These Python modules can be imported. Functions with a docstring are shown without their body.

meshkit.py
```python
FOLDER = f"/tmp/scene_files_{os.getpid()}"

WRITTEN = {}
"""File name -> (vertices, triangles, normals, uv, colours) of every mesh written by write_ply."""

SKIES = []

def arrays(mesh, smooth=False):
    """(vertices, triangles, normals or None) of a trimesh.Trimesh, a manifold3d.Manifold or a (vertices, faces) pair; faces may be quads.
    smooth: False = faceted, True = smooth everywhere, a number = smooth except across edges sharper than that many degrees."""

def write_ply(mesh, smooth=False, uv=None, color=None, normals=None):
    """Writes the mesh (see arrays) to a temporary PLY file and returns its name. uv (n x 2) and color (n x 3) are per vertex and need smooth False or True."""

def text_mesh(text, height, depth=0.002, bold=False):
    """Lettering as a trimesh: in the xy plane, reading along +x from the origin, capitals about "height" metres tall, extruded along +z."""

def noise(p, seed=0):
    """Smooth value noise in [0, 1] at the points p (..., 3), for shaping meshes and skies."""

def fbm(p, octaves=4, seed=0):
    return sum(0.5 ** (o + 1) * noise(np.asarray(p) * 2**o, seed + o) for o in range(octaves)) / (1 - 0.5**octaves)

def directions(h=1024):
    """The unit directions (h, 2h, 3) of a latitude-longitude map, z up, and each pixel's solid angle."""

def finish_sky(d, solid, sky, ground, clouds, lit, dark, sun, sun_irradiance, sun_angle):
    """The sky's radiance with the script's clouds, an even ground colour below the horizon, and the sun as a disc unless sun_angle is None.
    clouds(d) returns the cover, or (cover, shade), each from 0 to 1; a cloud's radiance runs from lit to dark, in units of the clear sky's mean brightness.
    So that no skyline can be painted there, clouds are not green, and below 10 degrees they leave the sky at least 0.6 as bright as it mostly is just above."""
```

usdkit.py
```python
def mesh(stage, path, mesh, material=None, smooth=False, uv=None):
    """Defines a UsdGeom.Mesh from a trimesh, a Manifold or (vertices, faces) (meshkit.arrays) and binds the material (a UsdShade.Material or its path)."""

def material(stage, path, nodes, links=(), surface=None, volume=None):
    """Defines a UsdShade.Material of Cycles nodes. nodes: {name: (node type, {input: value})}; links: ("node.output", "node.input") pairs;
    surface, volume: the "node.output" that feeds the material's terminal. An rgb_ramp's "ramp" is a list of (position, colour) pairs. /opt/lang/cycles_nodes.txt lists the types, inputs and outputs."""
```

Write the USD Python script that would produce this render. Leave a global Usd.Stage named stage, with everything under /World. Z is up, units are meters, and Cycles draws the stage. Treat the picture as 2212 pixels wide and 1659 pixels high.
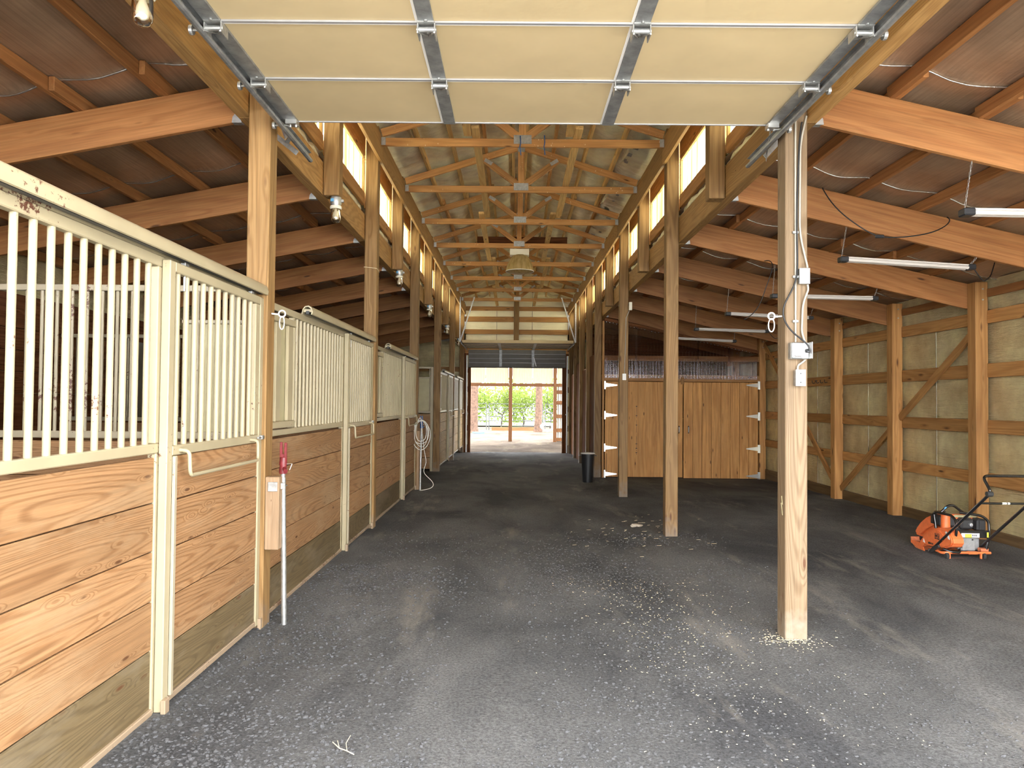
import math, random
import numpy as np
import trimesh
import usdkit, meshkit
from pxr import Usd, UsdGeom, UsdLux, UsdShade, Gf, Sdf
from shapely.geometry import Polygon

stage = Usd.Stage.CreateInMemory()
UsdGeom.SetStageUpAxis(stage, UsdGeom.Tokens.z)
UsdGeom.SetStageMetersPerUnit(stage, 1.0)
UsdGeom.Xform.Define(stage, '/World')
rng = random.Random(7)
nrng = np.random.default_rng(7)

# ------------------------------------------------------------------ camera, sky, sun, exposure
F, ROLL, VPX, VPY = 1605.0, 0.009, 1110.0, 868.0          # pixels of a 2212 x 1659 picture
_u, _v = VPX - 1106.0, VPY - 829.5
_a, _b = _u * math.cos(ROLL) + _v * math.sin(ROLL), -_u * math.sin(ROLL) + _v * math.cos(ROLL)
_yaw, _pitch = math.atan2(-_a, F), math.atan2(_b, F)
fw = np.array([math.sin(_yaw) * math.cos(_pitch), math.cos(_yaw) * math.cos(_pitch), math.sin(_pitch)])
r0 = np.array([math.cos(_yaw), -math.sin(_yaw), 0.0]); u0 = np.cross(r0, fw)
rt = r0 * math.cos(ROLL) + u0 * math.sin(ROLL)
up = -r0 * math.sin(ROLL) + u0 * math.cos(ROLL)
CAM = np.array([0.0, 0.0, 1.48])
cam = UsdGeom.Camera.Define(stage, '/World/camera')
cam.AddTransformOp().Set(Gf.Matrix4d(*rt, 0, *up, 0, *(-fw), 0, *CAM, 1))
cam.CreateHorizontalApertureAttr(36.0)
cam.CreateVerticalApertureAttr(27.0)
cam.CreateFocalLengthAttr(36.0 * F / 2212.0)
cam.CreateClippingRangeAttr(Gf.Vec2f(0.05, 500))
cam.CreateExposureAttr(2.4)

sky = UsdLux.DomeLight.Define(stage, '/World/sky')          # bright overcast sky
sky.CreateIntensityAttr(1.0)
sky.CreateColorAttr(Gf.Vec3f(0.96, 0.98, 1.0))
sun = UsdLux.DistantLight.Define(stage, '/World/sun')        # thin sun from beyond the far end of the barn
sun.CreateIntensityAttr(0.5)
sun.CreateAngleAttr(3.0)
sun.CreateColorAttr(Gf.Vec3f(1.0, 0.93, 0.82))
sun.AddTransformOp().Set(Gf.Matrix4d().SetRotate(Gf.Rotation(Gf.Vec3d(0, 0, -1), Gf.Vec3d(-0.25, -0.62, -0.78))))

# ------------------------------------------------------------------ helpers
WORLD = {}          # path -> 4x4 world matrix (column vectors)


def path_for(name, parent=None):
    base = str(parent.GetPath()) if parent is not None else '/World'
    p, n = f'{base}/{name}', 0
    while stage.GetPrimAtPath(p):
        n += 1
        p = f'{base}/{name}_{n:03d}'
    return p


def set_xf(xformable, m):
    xformable.AddTransformOp().Set(Gf.Matrix4d(*[float(x) for x in m.T.ravel()]))


def tag(prim, label=None, cat=None, group=None, kind=None):
    for k, v in (('label', label), ('category', cat), ('group', group), ('kind', kind)):
        if v:
            prim.SetCustomDataByKey(k, v)
    return prim


def thing(name, label=None, cat=None, loc=(0, 0, 0), rotz=0.0, group=None, kind=None, parent=None):
    p = path_for(name, parent)
    x = UsdGeom.Xform.Define(stage, p)
    m = np.eye(4); c, s = math.cos(rotz), math.sin(rotz)
    m[:2, :2] = [[c, -s], [s, c]]; m[:3, 3] = loc
    set_xf(x, m)
    base = WORLD.get(str(parent.GetPath()), np.eye(4)) if parent is not None else np.eye(4)
    WORLD[p] = base @ m
    return tag(x.GetPrim(), label, cat, group, kind)


def obj(name, mesh, mat, parent=None, xf=None, smooth=False, world=True):
    """one Mesh prim; xf is its world matrix (or, with world=False, its matrix under the parent)"""
    p = path_for(name, parent)
    base = WORLD.get(str(parent.GetPath()), np.eye(4)) if parent is not None else np.eye(4)
    m = usdkit.mesh(stage, p, mesh, MAT[mat], smooth)
    xf = np.eye(4) if xf is None else xf
    if world:
        WORLD[p] = xf
        xf = np.linalg.inv(base) @ xf
    else:
        WORLD[p] = base @ xf
    set_xf(m, xf)
    return m.GetPrim()


# chamfered box, local x = length
_cs = np.array([(i, j, k) for i in (-1, 1) for j in (-1, 1) for k in (-1, 1)], float)


def _cbox_pts(l, w, h, c):
    v = []
    for s in _cs:
        e = np.array([l, w, h]) / 2
        for ax in range(3):
            q = e - c; q[ax] = e[ax]
            v.append(s * q)
    return np.array(v)


_hull = trimesh.convex.convex_hull(_cbox_pts(1.0, 0.9, 0.8, 0.1))
_ref = _cbox_pts(1.0, 0.9, 0.8, 0.1)
_map = [int(np.argmin(((_ref - v) ** 2).sum(1))) for v in _hull.vertices]
_faces = np.array([[_map[i] for i in f] for f in _hull.faces])


def cbox(l, w, h, c=0.003):
    c = min(c, 0.3 * min(l, w, h))
    return (_cbox_pts(l, w, h, c), _faces)


def frame(p0, p1, upv=(0, 0, 1)):
    p0, p1 = np.asarray(p0, float), np.asarray(p1, float)
    x = p1 - p0; L = np.linalg.norm(x); x /= L
    u = np.asarray(upv, float)
    if abs(x @ u) > 0.99:
        u = np.array([0, 1.0, 0])
    y = np.cross(u, x); y /= np.linalg.norm(y)
    z = np.cross(x, y)
    m = np.eye(4); m[:3, 0], m[:3, 1], m[:3, 2], m[:3, 3] = x, y, z, (p0 + p1) / 2
    return m, L


def beam(name, p0, p1, w, h, mat, parent=None, upv=(0, 0, 1), c=0.004):
    m, L = frame(p0, p1, upv)
    return obj(name, cbox(L, w, h, c), mat, parent, m)


def bx(name, x0, x1, y0, y1, z0, z1, mat, parent=None, c=0.004):
    """axis aligned board; its longest side is the grain"""
    d = [x1 - x0, y1 - y0, z1 - z0]
    a = int(np.argmax(d)); ce = np.array([(x0 + x1) / 2, (y0 + y1) / 2, (z0 + z1) / 2])
    e = np.zeros(3); e[a] = d[a] / 2
    if a == 0:
        return beam(name, ce - e, ce + e, d[1], d[2], mat, parent, c=c)
    if a == 1:
        return beam(name, ce - e, ce + e, d[0], d[2], mat, parent, c=c)
    m = np.eye(4); m[:3, 0], m[:3, 1], m[:3, 2], m[:3, 3] = (0, 0, 1), (1, 0, 0), (0, 1, 0), ce
    return obj(name, cbox(d[2], d[0], d[1], c), mat, parent, m)


def fillet(pts, r, n=6):
    pts = [np.asarray(p, float) for p in pts]
    out = [pts[0]]
    for a, b, c in zip(pts, pts[1:], pts[2:]):
        d1, d2 = a - b, c - b
        l1, l2 = np.linalg.norm(d1), np.linalg.norm(d2)
        k = min(r, 0.49 * l1, 0.49 * l2)
        s, e = b + d1 / l1 * k, b + d2 / l2 * k
        for t in np.linspace(0, 1, n):
            out.append((1 - t) ** 2 * s + 2 * t * (1 - t) * b + t * t * e)
    out.append(pts[-1])
    return out


def tube(pts, r, n=10, cap=True):
    pts = np.array(pts, float)
    keep = [0] + [i for i in range(1, len(pts)) if np.linalg.norm(pts[i] - pts[i - 1]) > 1e-6]
    pts = pts[keep]
    t = np.gradient(pts, axis=0); t /= np.linalg.norm(t, axis=1, keepdims=True)
    u = np.cross(t[0], (0.3, 0.5, 0.81)); u /= np.linalg.norm(u)
    rr = np.broadcast_to(r, len(pts))
    V, ang = [], np.arange(n) / n * 2 * math.pi
    for p, d, q in zip(pts, t, rr):
        u = u - d * (u @ d); u /= np.linalg.norm(u)
        w = np.cross(d, u)
        V.append(p + q * (np.cos(ang)[:, None] * u + np.sin(ang)[:, None] * w))
    V = np.vstack(V); F_ = []
    for i in range(len(pts) - 1):
        for j in range(n):
            a, b = i * n + j, i * n + (j + 1) % n
            F_ += [[a, b, b + n], [a, b + n, a + n]]
    if cap:
        k = len(V); V = np.vstack([V, pts[:1], pts[-1:]])
        m = (len(pts) - 1) * n
        for j in range(n):
            F_ += [[k, (j + 1) % n, j], [k + 1, m + j, m + (j + 1) % n]]
    return (V, np.array(F_))


def cat(*ms):
    V, F_, n = [], [], 0
    for v, f in [(m.vertices, m.faces) if hasattr(m, 'vertices') else m for m in ms]:
        v, f = np.asarray(v, float), np.asarray(f, int)
        V.append(v); F_.append(f + n); n += len(v)
    return (np.vstack(V), np.vstack(F_))


def moved(m, off=(0, 0, 0), xf=None):
    v, f = (m.vertices, m.faces) if hasattr(m, 'vertices') else m
    v = np.asarray(v, float)
    if xf is not None:
        v = v @ xf[:3, :3].T + xf[:3, 3]
    return (v + np.asarray(off, float), f)


def abox(x0, x1, y0, y1, z0, z1, c=0.002):
    return moved(cbox(x1 - x0, y1 - y0, z1 - z0, c), ((x0 + x1) / 2, (y0 + y1) / 2, (z0 + z1) / 2))


def cyl(p0, p1, r, n=12):
    return tube([p0, p1], r, n)


def lathe(prof, n=28):
    prof = np.array(prof, float)
    ang = np.arange(n) / n * 2 * math.pi
    V = np.vstack([np.stack([r * np.cos(ang), r * np.sin(ang), np.full(n, z)], 1) for r, z in prof])
    F_ = []
    for i in range(len(prof) - 1):
        for j in range(n):
            a, b = i * n + j, i * n + (j + 1) % n
            F_ += [[a, b, b + n], [a, b + n, a + n]]
    return (V, np.array(F_))


def prism(poly, d):
    """polygon in (x, y), extruded along z by d"""
    m = trimesh.creation.extrude_polygon(Polygon(poly), d, engine='earcut')
    return (np.array(m.vertices), np.array(m.faces))


def rot(ax, deg):
    return trimesh.transformations.rotation_matrix(math.radians(deg), ax)


def grid(fn, nu, nv):
    U, V = np.meshgrid(np.linspace(0, 1, nu), np.linspace(0, 1, nv), indexing='ij')
    P = fn(U, V).reshape(-1, 3)
    F_ = []
    i, j = np.meshgrid(np.arange(nu - 1), np.arange(nv - 1), indexing='ij')
    a = (i * nv + j).ravel()
    return (P, np.vstack([np.stack([a, a + nv, a + nv + 1], 1), np.stack([a, a + nv + 1, a + 1], 1)]))


def corrugated(width, height, pitch, amp, per=6):
    """sheet in local x (width) / z (height), ribs along z, waves in y"""
    n = int(width / pitch * per) + 1
    x = np.linspace(0, width, n)
    y = amp * np.clip(1.6 * np.sin(2 * math.pi * x / pitch), -1, 1)
    v = np.vstack([np.stack([x, y, np.zeros(n)], 1), np.stack([x, y, np.full(n, height)], 1)])
    a = np.arange(n - 1)
    return (v, np.vstack([np.stack([a, a + 1, a + 1 + n], 1), np.stack([a, a + 1 + n, a + n], 1)]))


def at(loc, rz=0.0):
    m = np.eye(4); c, s = math.cos(rz), math.sin(rz)
    m[:2, :2] = [[c, -s], [s, c]]; m[:3, 3] = loc
    return m


ORD = ['first', 'second', 'third', 'fourth', 'fifth', 'sixth', 'seventh', 'eighth', 'ninth', 'tenth', 'eleventh', 'twelfth', 'thirteenth', 'fourteenth']

# ------------------------------------------------------------------ materials
MAT = {}


def simple(name, col, rough=0.6, metal=0.0, var=0.0, vscale=6.0, bump=0.0, bscale=60.0, **kw):
    nodes = {'p': ('principled_bsdf', dict(base_color=col, roughness=rough, metallic=metal, **kw))}
    links = []
    if var or bump:
        nodes['g'] = ('texture_coordinate', {})
    if var:
        nodes['n'] = ('noise_texture', dict(scale=vscale, detail=4.0, roughness=0.6))
        lo = tuple(c * (1 - var) for c in col); hi = tuple(min(1, c * (1 + var)) for c in col)
        nodes['r'] = ('rgb_ramp', dict(ramp=[(0.3, lo), (0.7, hi)]))
        links += [('g.object', 'n.vector'), ('n.fac', 'r.fac'), ('r.color', 'p.base_color')]
    if bump:
        nodes['bn'] = ('noise_texture', dict(scale=bscale, detail=3.0))
        nodes['b'] = ('bump', dict(strength=bump, distance=0.01))
        links += [('g.object', 'bn.vector'), ('bn.fac', 'b.height'), ('b.normal', 'p.normal')]
    MAT[name] = usdkit.material(stage, '/World/Looks/' + name, nodes, links, surface='p.BSDF')


def wood(name, light, dark, knot=(0.10, 0.04, 0.015), rough=0.62, rings=26.0, contrast=0.75, knots=0.13, vary=0.22, stain=None, stain_amt=0.0, dust=None, spots=False, kscale=1.0, thin=-0.6, lines=1.0, spec=0.35):
    n = {
        'tc': ('texture_coordinate', {}), 'oi': ('object_info', {}),
        'off': ('combine_xyz', {}), 'm1': ('math', dict(math_type='multiply', value2=13.0)), 'm2': ('math', dict(math_type='multiply', value2=29.0)), 'm3': ('math', dict(math_type='multiply', value2=47.0)),
        'add': ('vector_math', dict(math_type='add')),
        'mr': ('mapping', dict(scale=(0.24, 3.6, 3.6))), 'nr': ('noise_texture', dict(scale=1.0, detail=1.5, roughness=0.45)),
        'mk': ('mapping', dict(scale=(2.0 * kscale, 8.0 * kscale, 8.0 * kscale))), 'vk': ('voronoi_texture', dict(scale=1.0, randomness=1.0)),
        'kw': ('map_range', dict(from_min=0.0, from_max=0.30, to_min=0.06, to_max=0.0, clamp=True)),
        'kd': ('map_range', dict(from_min=knots * 0.45, from_max=knots, to_min=1.0, to_max=0.0, clamp=True)),
        'ra': ('math', dict(math_type='add')), 'rm': ('math', dict(math_type='multiply', value2=rings * 6.28)), 'rs': ('math', dict(math_type='sine')),
        'rg': ('map_range', dict(from_min=thin, from_max=1.0, to_min=0.0, to_max=contrast, clamp=True)),
        'mf': ('mapping', dict(scale=(2.5, 95.0, 95.0))), 'nf': ('noise_texture', dict(scale=1.0, detail=3.0, roughness=0.6)),
        'fr': ('map_range', dict(from_min=0.3, from_max=0.7, to_min=0.80, to_max=1.14)),
        'ml': ('mapping', dict(scale=(0.7, 2.2, 2.2))), 'nl': ('noise_texture', dict(scale=1.0, detail=3.0, roughness=0.6)),
        'lr': ('map_range', dict(from_min=0.3, from_max=0.7, to_min=1 - 0.16 * lines, to_max=1 + 0.14 * lines)),
        'c1': ('mix', dict(mix_type='mix', color1=light, color2=dark)),
        'vv': ('map_range', dict(from_min=0.0, from_max=1.0, to_min=1.0 - vary, to_max=1.0 + vary * 0.7)),
        'f1': ('math', dict(math_type='multiply')), 'f2': ('math', dict(math_type='multiply')),
        'fc': ('combine_xyz', {}), 'c2': ('mix', dict(mix_type='multiply', fac=1.0)),
        'c3': ('mix', dict(mix_type='mix', color2=knot)),
        'p': ('principled_bsdf', dict(roughness=rough, specular_ior_level=spec)),
        'b': ('bump', dict(strength=0.25, distance=0.004)),
    }
    l = [('oi.random', 'm1.value1'), ('oi.random', 'm2.value1'), ('oi.random', 'm3.value1'), ('m1.value', 'off.x'), ('m2.value', 'off.y'), ('m3.value', 'off.z'),
         ('tc.object', 'add.vector1'), ('off.vector', 'add.vector2'),
         ('add.vector', 'mr.vector'), ('mr.vector', 'nr.vector'), ('add.vector', 'mk.vector'), ('mk.vector', 'vk.vector'),
         ('vk.distance', 'kw.value'), ('vk.distance', 'kd.value'), ('nr.fac', 'ra.value1'), ('kw.result', 'ra.value2'), ('ra.value', 'rm.value1'), ('rm.value', 'rs.value1'), ('rs.value', 'rg.value'),
         ('add.vector', 'mf.vector'), ('mf.vector', 'nf.vector'), ('nf.fac', 'fr.value'), ('add.vector', 'ml.vector'), ('ml.vector', 'nl.vector'), ('nl.fac', 'lr.value'),
         ('rg.result', 'c1.fac'), ('oi.random', 'vv.value'), ('fr.result', 'f1.value1'), ('lr.result', 'f1.value2'), ('f1.value', 'f2.value1'), ('vv.result', 'f2.value2'),
         ('f2.value', 'fc.x'), ('f2.value', 'fc.y'), ('f2.value', 'fc.z'), ('c1.color', 'c2.color1'), ('fc.vector', 'c2.color2'),
         ('c2.color', 'c3.color1'), ('kd.result', 'c3.fac'), ('nf.fac', 'b.height'), ('b.normal', 'p.normal')]
    last = 'c3.color'
    if stain:
        n['ms'] = ('mapping', dict(scale=(1.3, 5.0, 5.0)))
        n['ns'] = ('noise_texture', dict(scale=1.0, detail=5.0, roughness=0.65))
        n['sr'] = ('map_range', dict(from_min=0.50, from_max=0.66, to_min=0.0, to_max=stain_amt, clamp=True))
        n['c4'] = ('mix', dict(mix_type='mix', color2=stain))
        l += [('add.vector', 'ms.vector'), ('ms.vector', 'ns.vector'), ('ns.fac', 'sr.value'), ('sr.result', 'c4.fac'), (last, 'c4.color1')]
        last = 'c4.color'
    if spots:      # pale droppings
        n['sv'] = ('voronoi_texture', dict(scale=30.0)); n['sm'] = ('mapping', dict(scale=(1.0, 1.0, 0.45)))
        n['sd'] = ('map_range', dict(from_min=0.10, from_max=0.17, to_min=0.85, to_max=0.0, clamp=True))
        n['sn'] = ('noise_texture', dict(scale=2.2, detail=2.0)); n['sk'] = ('map_range', dict(from_min=0.46, from_max=0.56, to_min=0.0, to_max=1.0, clamp=True)); n['sx2'] = ('math', dict(math_type='multiply'))
        n['c6'] = ('mix', dict(mix_type='mix', color2=(0.80, 0.66, 0.44)))
        l += [('add.vector', 'sm.vector'), ('sm.vector', 'sv.vector'), ('sv.distance', 'sd.value'), ('add.vector', 'sn.vector'), ('sn.fac', 'sk.value'), ('sd.result', 'sx2.value1'), ('sk.result', 'sx2.value2'), ('sx2.value', 'c6.fac'), (last, 'c6.color1')]
        last = 'c6.color'
    if dust:       # splashed dust on the foot of a post: amount by height above the ground
        n['gp'] = ('geometry', {}); n['sx'] = ('separate_xyz', {}); n['dn'] = ('noise_texture', dict(scale=14.0, detail=4.0))
        n['da'] = ('math', dict(math_type='multiply', value2=0.55)); n['dm'] = ('math', dict(math_type='subtract'))
        n['dr'] = ('map_range', dict(from_min=-0.05, from_max=-0.32, to_min=0.0, to_max=0.75, clamp=True))
        n['c5'] = ('mix', dict(mix_type='mix', color2=dust))
        l += [('gp.position', 'sx.vector'), ('gp.position', 'dn.vector'), ('dn.fac', 'da.value1'), ('sx.z', 'dm.value1'), ('da.value', 'dm.value2'), ('dm.value', 'dr.value'), ('dr.result', 'c5.fac'), (last, 'c5.color1')]
        last = 'c5.color'
    l.append((last, 'p.base_color'))
    MAT[name] = usdkit.material(stage, '/World/Looks/' + name, n, l, surface='p.BSDF')


wood('wood_post', (0.285, 0.165, 0.062), (0.20, 0.105, 0.034), rings=20, dust=(0.20, 0.165, 0.13))
wood('wood_post_pale', (0.212, 0.146, 0.084), (0.142, 0.088, 0.044), knots=0.10, rings=44, thin=-0.2, dust=(0.30, 0.25, 0.19))
wood('wood_rafter', (0.355, 0.158, 0.053), (0.275, 0.108, 0.033), rings=14, contrast=0.6, knots=0.12)
wood('wood_truss', (0.54, 0.275, 0.095), (0.42, 0.19, 0.058), rings=14, contrast=0.6, knots=0.12, spots=True)
wood('wood_outdoor', (0.20, 0.085, 0.03), (0.15, 0.06, 0.02), rings=14, contrast=0.6)
wood('wood_pine', (0.62, 0.40, 0.16), (0.48, 0.27, 0.09), rings=18, contrast=0.6)
wood('wood_header', (0.42, 0.24, 0.085), (0.29, 0.145, 0.044), rings=34, contrast=0.6, knots=0.05)
wood('wood_girt', (0.46, 0.235, 0.080), (0.32, 0.14, 0.042), rings=14, contrast=0.6, knots=0.16)
wood('wood_plank', (0.335, 0.185, 0.085), (0.19, 0.085, 0.031), rings=62, contrast=0.62, knots=0.12, kscale=1.5, thin=0.0, lines=0.5, stain=(0.37, 0.26, 0.15), stain_amt=0.4, vary=0.12)
wood('wood_plank_dirty', (0.145, 0.103, 0.050), (0.085, 0.058, 0.027), rings=50, contrast=0.6, knots=0.12, kscale=1.3, thin=0.0, stain=(0.20, 0.16, 0.105), stain_amt=0.6, vary=0.15)
wood('wood_skirt', (0.17, 0.105, 0.05), (0.11, 0.065, 0.03), rings=14)
wood('wood_dark', (0.16, 0.065, 0.03), (0.10, 0.04, 0.018), rings=14, rough=0.9, spec=0.04)
wood('wood_plank_tan', (0.52, 0.36, 0.17), (0.36, 0.22, 0.09), rings=40, contrast=0.5, knots=0.10, thin=0.0, spec=0.1, vary=0.15)
wood('plywood', (0.60, 0.305, 0.10), (0.45, 0.20, 0.056), rings=9, contrast=0.65, knots=0.10, stain=(0.34, 0.15, 0.045), stain_amt=0.4, vary=0.1)
wood('wood_block', (0.42, 0.28, 0.165), (0.34, 0.205, 0.11), rings=26, contrast=0.4, knots=0.02)


def paint(name, col, chip=(0.12, 0.05, 0.03), rough=0.42, thr=0.70):
    n = {'g': ('geometry', {}), 'n1': ('noise_texture', dict(scale=38.0, detail=5.0, roughness=0.7)), 'n2': ('noise_texture', dict(scale=3.0, detail=3.0)),
         'a': ('math', dict(math_type='multiply')), 'r': ('map_range', dict(from_min=thr * 0.52, from_max=thr * 0.52 + 0.03, to_min=0.0, to_max=1.0, clamp=True)),
         'vr': ('map_range', dict(from_min=0.3, from_max=0.7, to_min=0.9, to_max=1.06)), 'vc': ('combine_xyz', {}), 'cm': ('mix', dict(mix_type='multiply', fac=1.0, color1=col)),
         'c': ('mix', dict(color2=chip)), 'p': ('principled_bsdf', dict(roughness=rough))}
    l = [('g.position', 'n1.vector'), ('g.position', 'n2.vector'), ('n1.fac', 'a.value1'), ('n2.fac', 'a.value2'), ('a.value', 'r.value'), ('r.result', 'c.fac'),
         ('n2.fac', 'vr.value'), ('vr.result', 'vc.x'), ('vr.result', 'vc.y'), ('vr.result', 'vc.z'), ('vc.vector', 'cm.color2'), ('cm.color', 'c.color1'), ('c.color', 'p.base_color')]
    MAT[name] = usdkit.material(stage, '/World/Looks/' + name, n, l, surface='p.BSDF')


paint('cream_paint', (0.395, 0.335, 0.212), thr=0.745)
paint('cream_paint_worn', (0.38, 0.325, 0.225), thr=0.675)
paint('rusty_rail', (0.34, 0.25, 0.165), chip=(0.14, 0.075, 0.04), thr=0.56)
simple('cream_sheet', (0.40, 0.355, 0.205), 0.5, var=0.08)
simple('galvanised', (0.46, 0.465, 0.455), 0.45, 0.8, var=0.22, vscale=30)
simple('galvanised_dull', (0.34, 0.35, 0.35), 0.5, 0.75, var=0.25, vscale=14)
simple('steel_bright', (0.74, 0.74, 0.72), 0.3, 0.9)
simple('door_foam', (0.60, 0.475, 0.275), 0.6, var=0.05, vscale=3, bump=0.12, bscale=14)
simple('door_grey', (0.145, 0.137, 0.118), 0.5, 0.0, var=0.08)
simple('door_rail', (0.42, 0.42, 0.43), 0.45, 0.5)
simple('black_plastic', (0.018, 0.019, 0.022), 0.38)
simple('black_metal', (0.012, 0.012, 0.013), 0.25, 0.0, coat_weight=0.5)
simple('engine_black', (0.03, 0.03, 0.032), 0.5)
simple('orange_paint', (0.80, 0.185, 0.055), 0.38, var=0.10, vscale=20)
simple('orange_dusty', (0.60, 0.19, 0.085), 0.6, var=0.3, vscale=24)
simple('aluminium', (0.42, 0.435, 0.45), 0.42, 0.6, var=0.15, vscale=30)
simple('rubber', (0.03, 0.03, 0.03), 0.8)
simple('white_plastic', (0.80, 0.79, 0.76), 0.4)
simple('tube_white', (0.56, 0.52, 0.48), 0.35)
simple('cable_white', (0.36, 0.335, 0.28), 0.5)
simple('cable_black', (0.015, 0.015, 0.016), 0.5)
simple('red_paint', (0.17, 0.018, 0.022), 0.4, var=0.2, vscale=40)
simple('blue_paint', (0.03, 0.09, 0.25), 0.4)
simple('blue_tape', (0.10, 0.32, 0.55), 0.5)
simple('yellow_print', (0.80, 0.72, 0.08), 0.5)
simple('white_print', (0.85, 0.85, 0.82), 0.5)
simple('dark_print', (0.02, 0.018, 0.016), 0.5)
simple('chalk', (0.80, 0.72, 0.42), 0.8)
simple('cream_box', (0.80, 0.76, 0.62), 0.5)
simple('straw', (0.66, 0.54, 0.34), 0.8)
simple('sawdust', (0.46, 0.39, 0.30), 0.95)
MAT['stone'] = usdkit.material(stage, '/World/Looks/stone', {'g': ('geometry', {}), 'r': ('rgb_ramp', dict(ramp=[(0.0, (0.075, 0.075, 0.078)), (0.6, (0.13, 0.13, 0.132)), (0.93, (0.17, 0.168, 0.165)), (1.0, (0.34, 0.33, 0.31))])), 'p': ('principled_bsdf', dict(roughness=0.9))},
                               [('g.random_per_island', 'r.fac'), ('r.color', 'p.base_color')], surface='p.BSDF')
simple('fence_pipe', (0.06, 0.065, 0.07), 0.5, 0.3)
simple('leaf_pale', (0.36, 0.46, 0.13), 0.6)
simple('grass_far', (0.13, 0.16, 0.06), 0.9, var=0.3, vscale=0.5)
simple('bark', (0.10, 0.058, 0.038), 0.9, var=0.45, vscale=9, bump=0.8, bscale=22)
simple('bark_grey', (0.05, 0.045, 0.038), 0.9, var=0.3, vscale=9)
simple('hose_white', (0.74, 0.72, 0.66), 0.5)
simple('tin_panel', (0.52, 0.50, 0.44), 0.5, 0.1, var=0.06)
simple('concrete_dust', (0.46, 0.44, 0.40), 0.9, var=0.1, vscale=1.2, bump=0.2, bscale=50)


def foil(name, col, rough, scale, strength, metal=0.9, rot_=(0, 0, 0), fine=(90, 90, 90), patch=0.25, lines=0.0):
    n = {'g': ('geometry', {}), 'm': ('mapping', dict(scale=scale, rotation=rot_)), 'n': ('noise_texture', dict(scale=1.0, detail=5.0, roughness=0.62, distortion=0.6)),
         'm2': ('mapping', dict(scale=fine)), 'n2': ('noise_texture', dict(scale=1.0, detail=1.0)),
         'mm': ('math', dict(math_type='multiply_add', value2=0.12)), 'fl': ('map_range', dict(from_min=0.3, from_max=0.7, to_min=1.0 - lines, to_max=1.0 + lines)), 'fc': ('combine_xyz', {}), 'fx': ('mix', dict(mix_type='multiply', fac=1.0)),
         'b': ('bump', dict(strength=strength, distance=0.03)), 'n3': ('noise_texture', dict(scale=1.4, detail=4.0, roughness=0.6)),
         'cr': ('rgb_ramp', dict(ramp=[(0.32, tuple(c * (1 - patch) for c in col)), (0.68, tuple(min(0.95, c * (1 + patch * 0.5)) for c in col))])),
         'rr': ('map_range', dict(from_min=0.3, from_max=0.7, to_min=rough * 0.8, to_max=min(1, rough * 1.3))),
         'p': ('principled_bsdf', dict(metallic=metal, roughness=rough))}
    l = [('g.position', 'm.vector'), ('m.vector', 'n.vector'), ('g.position', 'm2.vector'), ('m2.vector', 'n2.vector'), ('n2.fac', 'mm.value1'), ('n.fac', 'mm.value3'), ('mm.value', 'b.height'),
         ('b.normal', 'p.normal'), ('g.position', 'n3.vector'), ('n3.fac', 'cr.fac'), ('cr.color', 'fx.color1'), ('n2.fac', 'fl.value'), ('fl.result', 'fc.x'), ('fl.result', 'fc.y'), ('fl.result', 'fc.z'), ('fc.vector', 'fx.color2'), ('fx.color', 'p.base_color'), ('n3.fac', 'rr.value'), ('rr.result', 'p.roughness')]
    MAT[name] = usdkit.material(stage, '/World/Looks/' + name, n, l, surface='p.BSDF')


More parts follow.
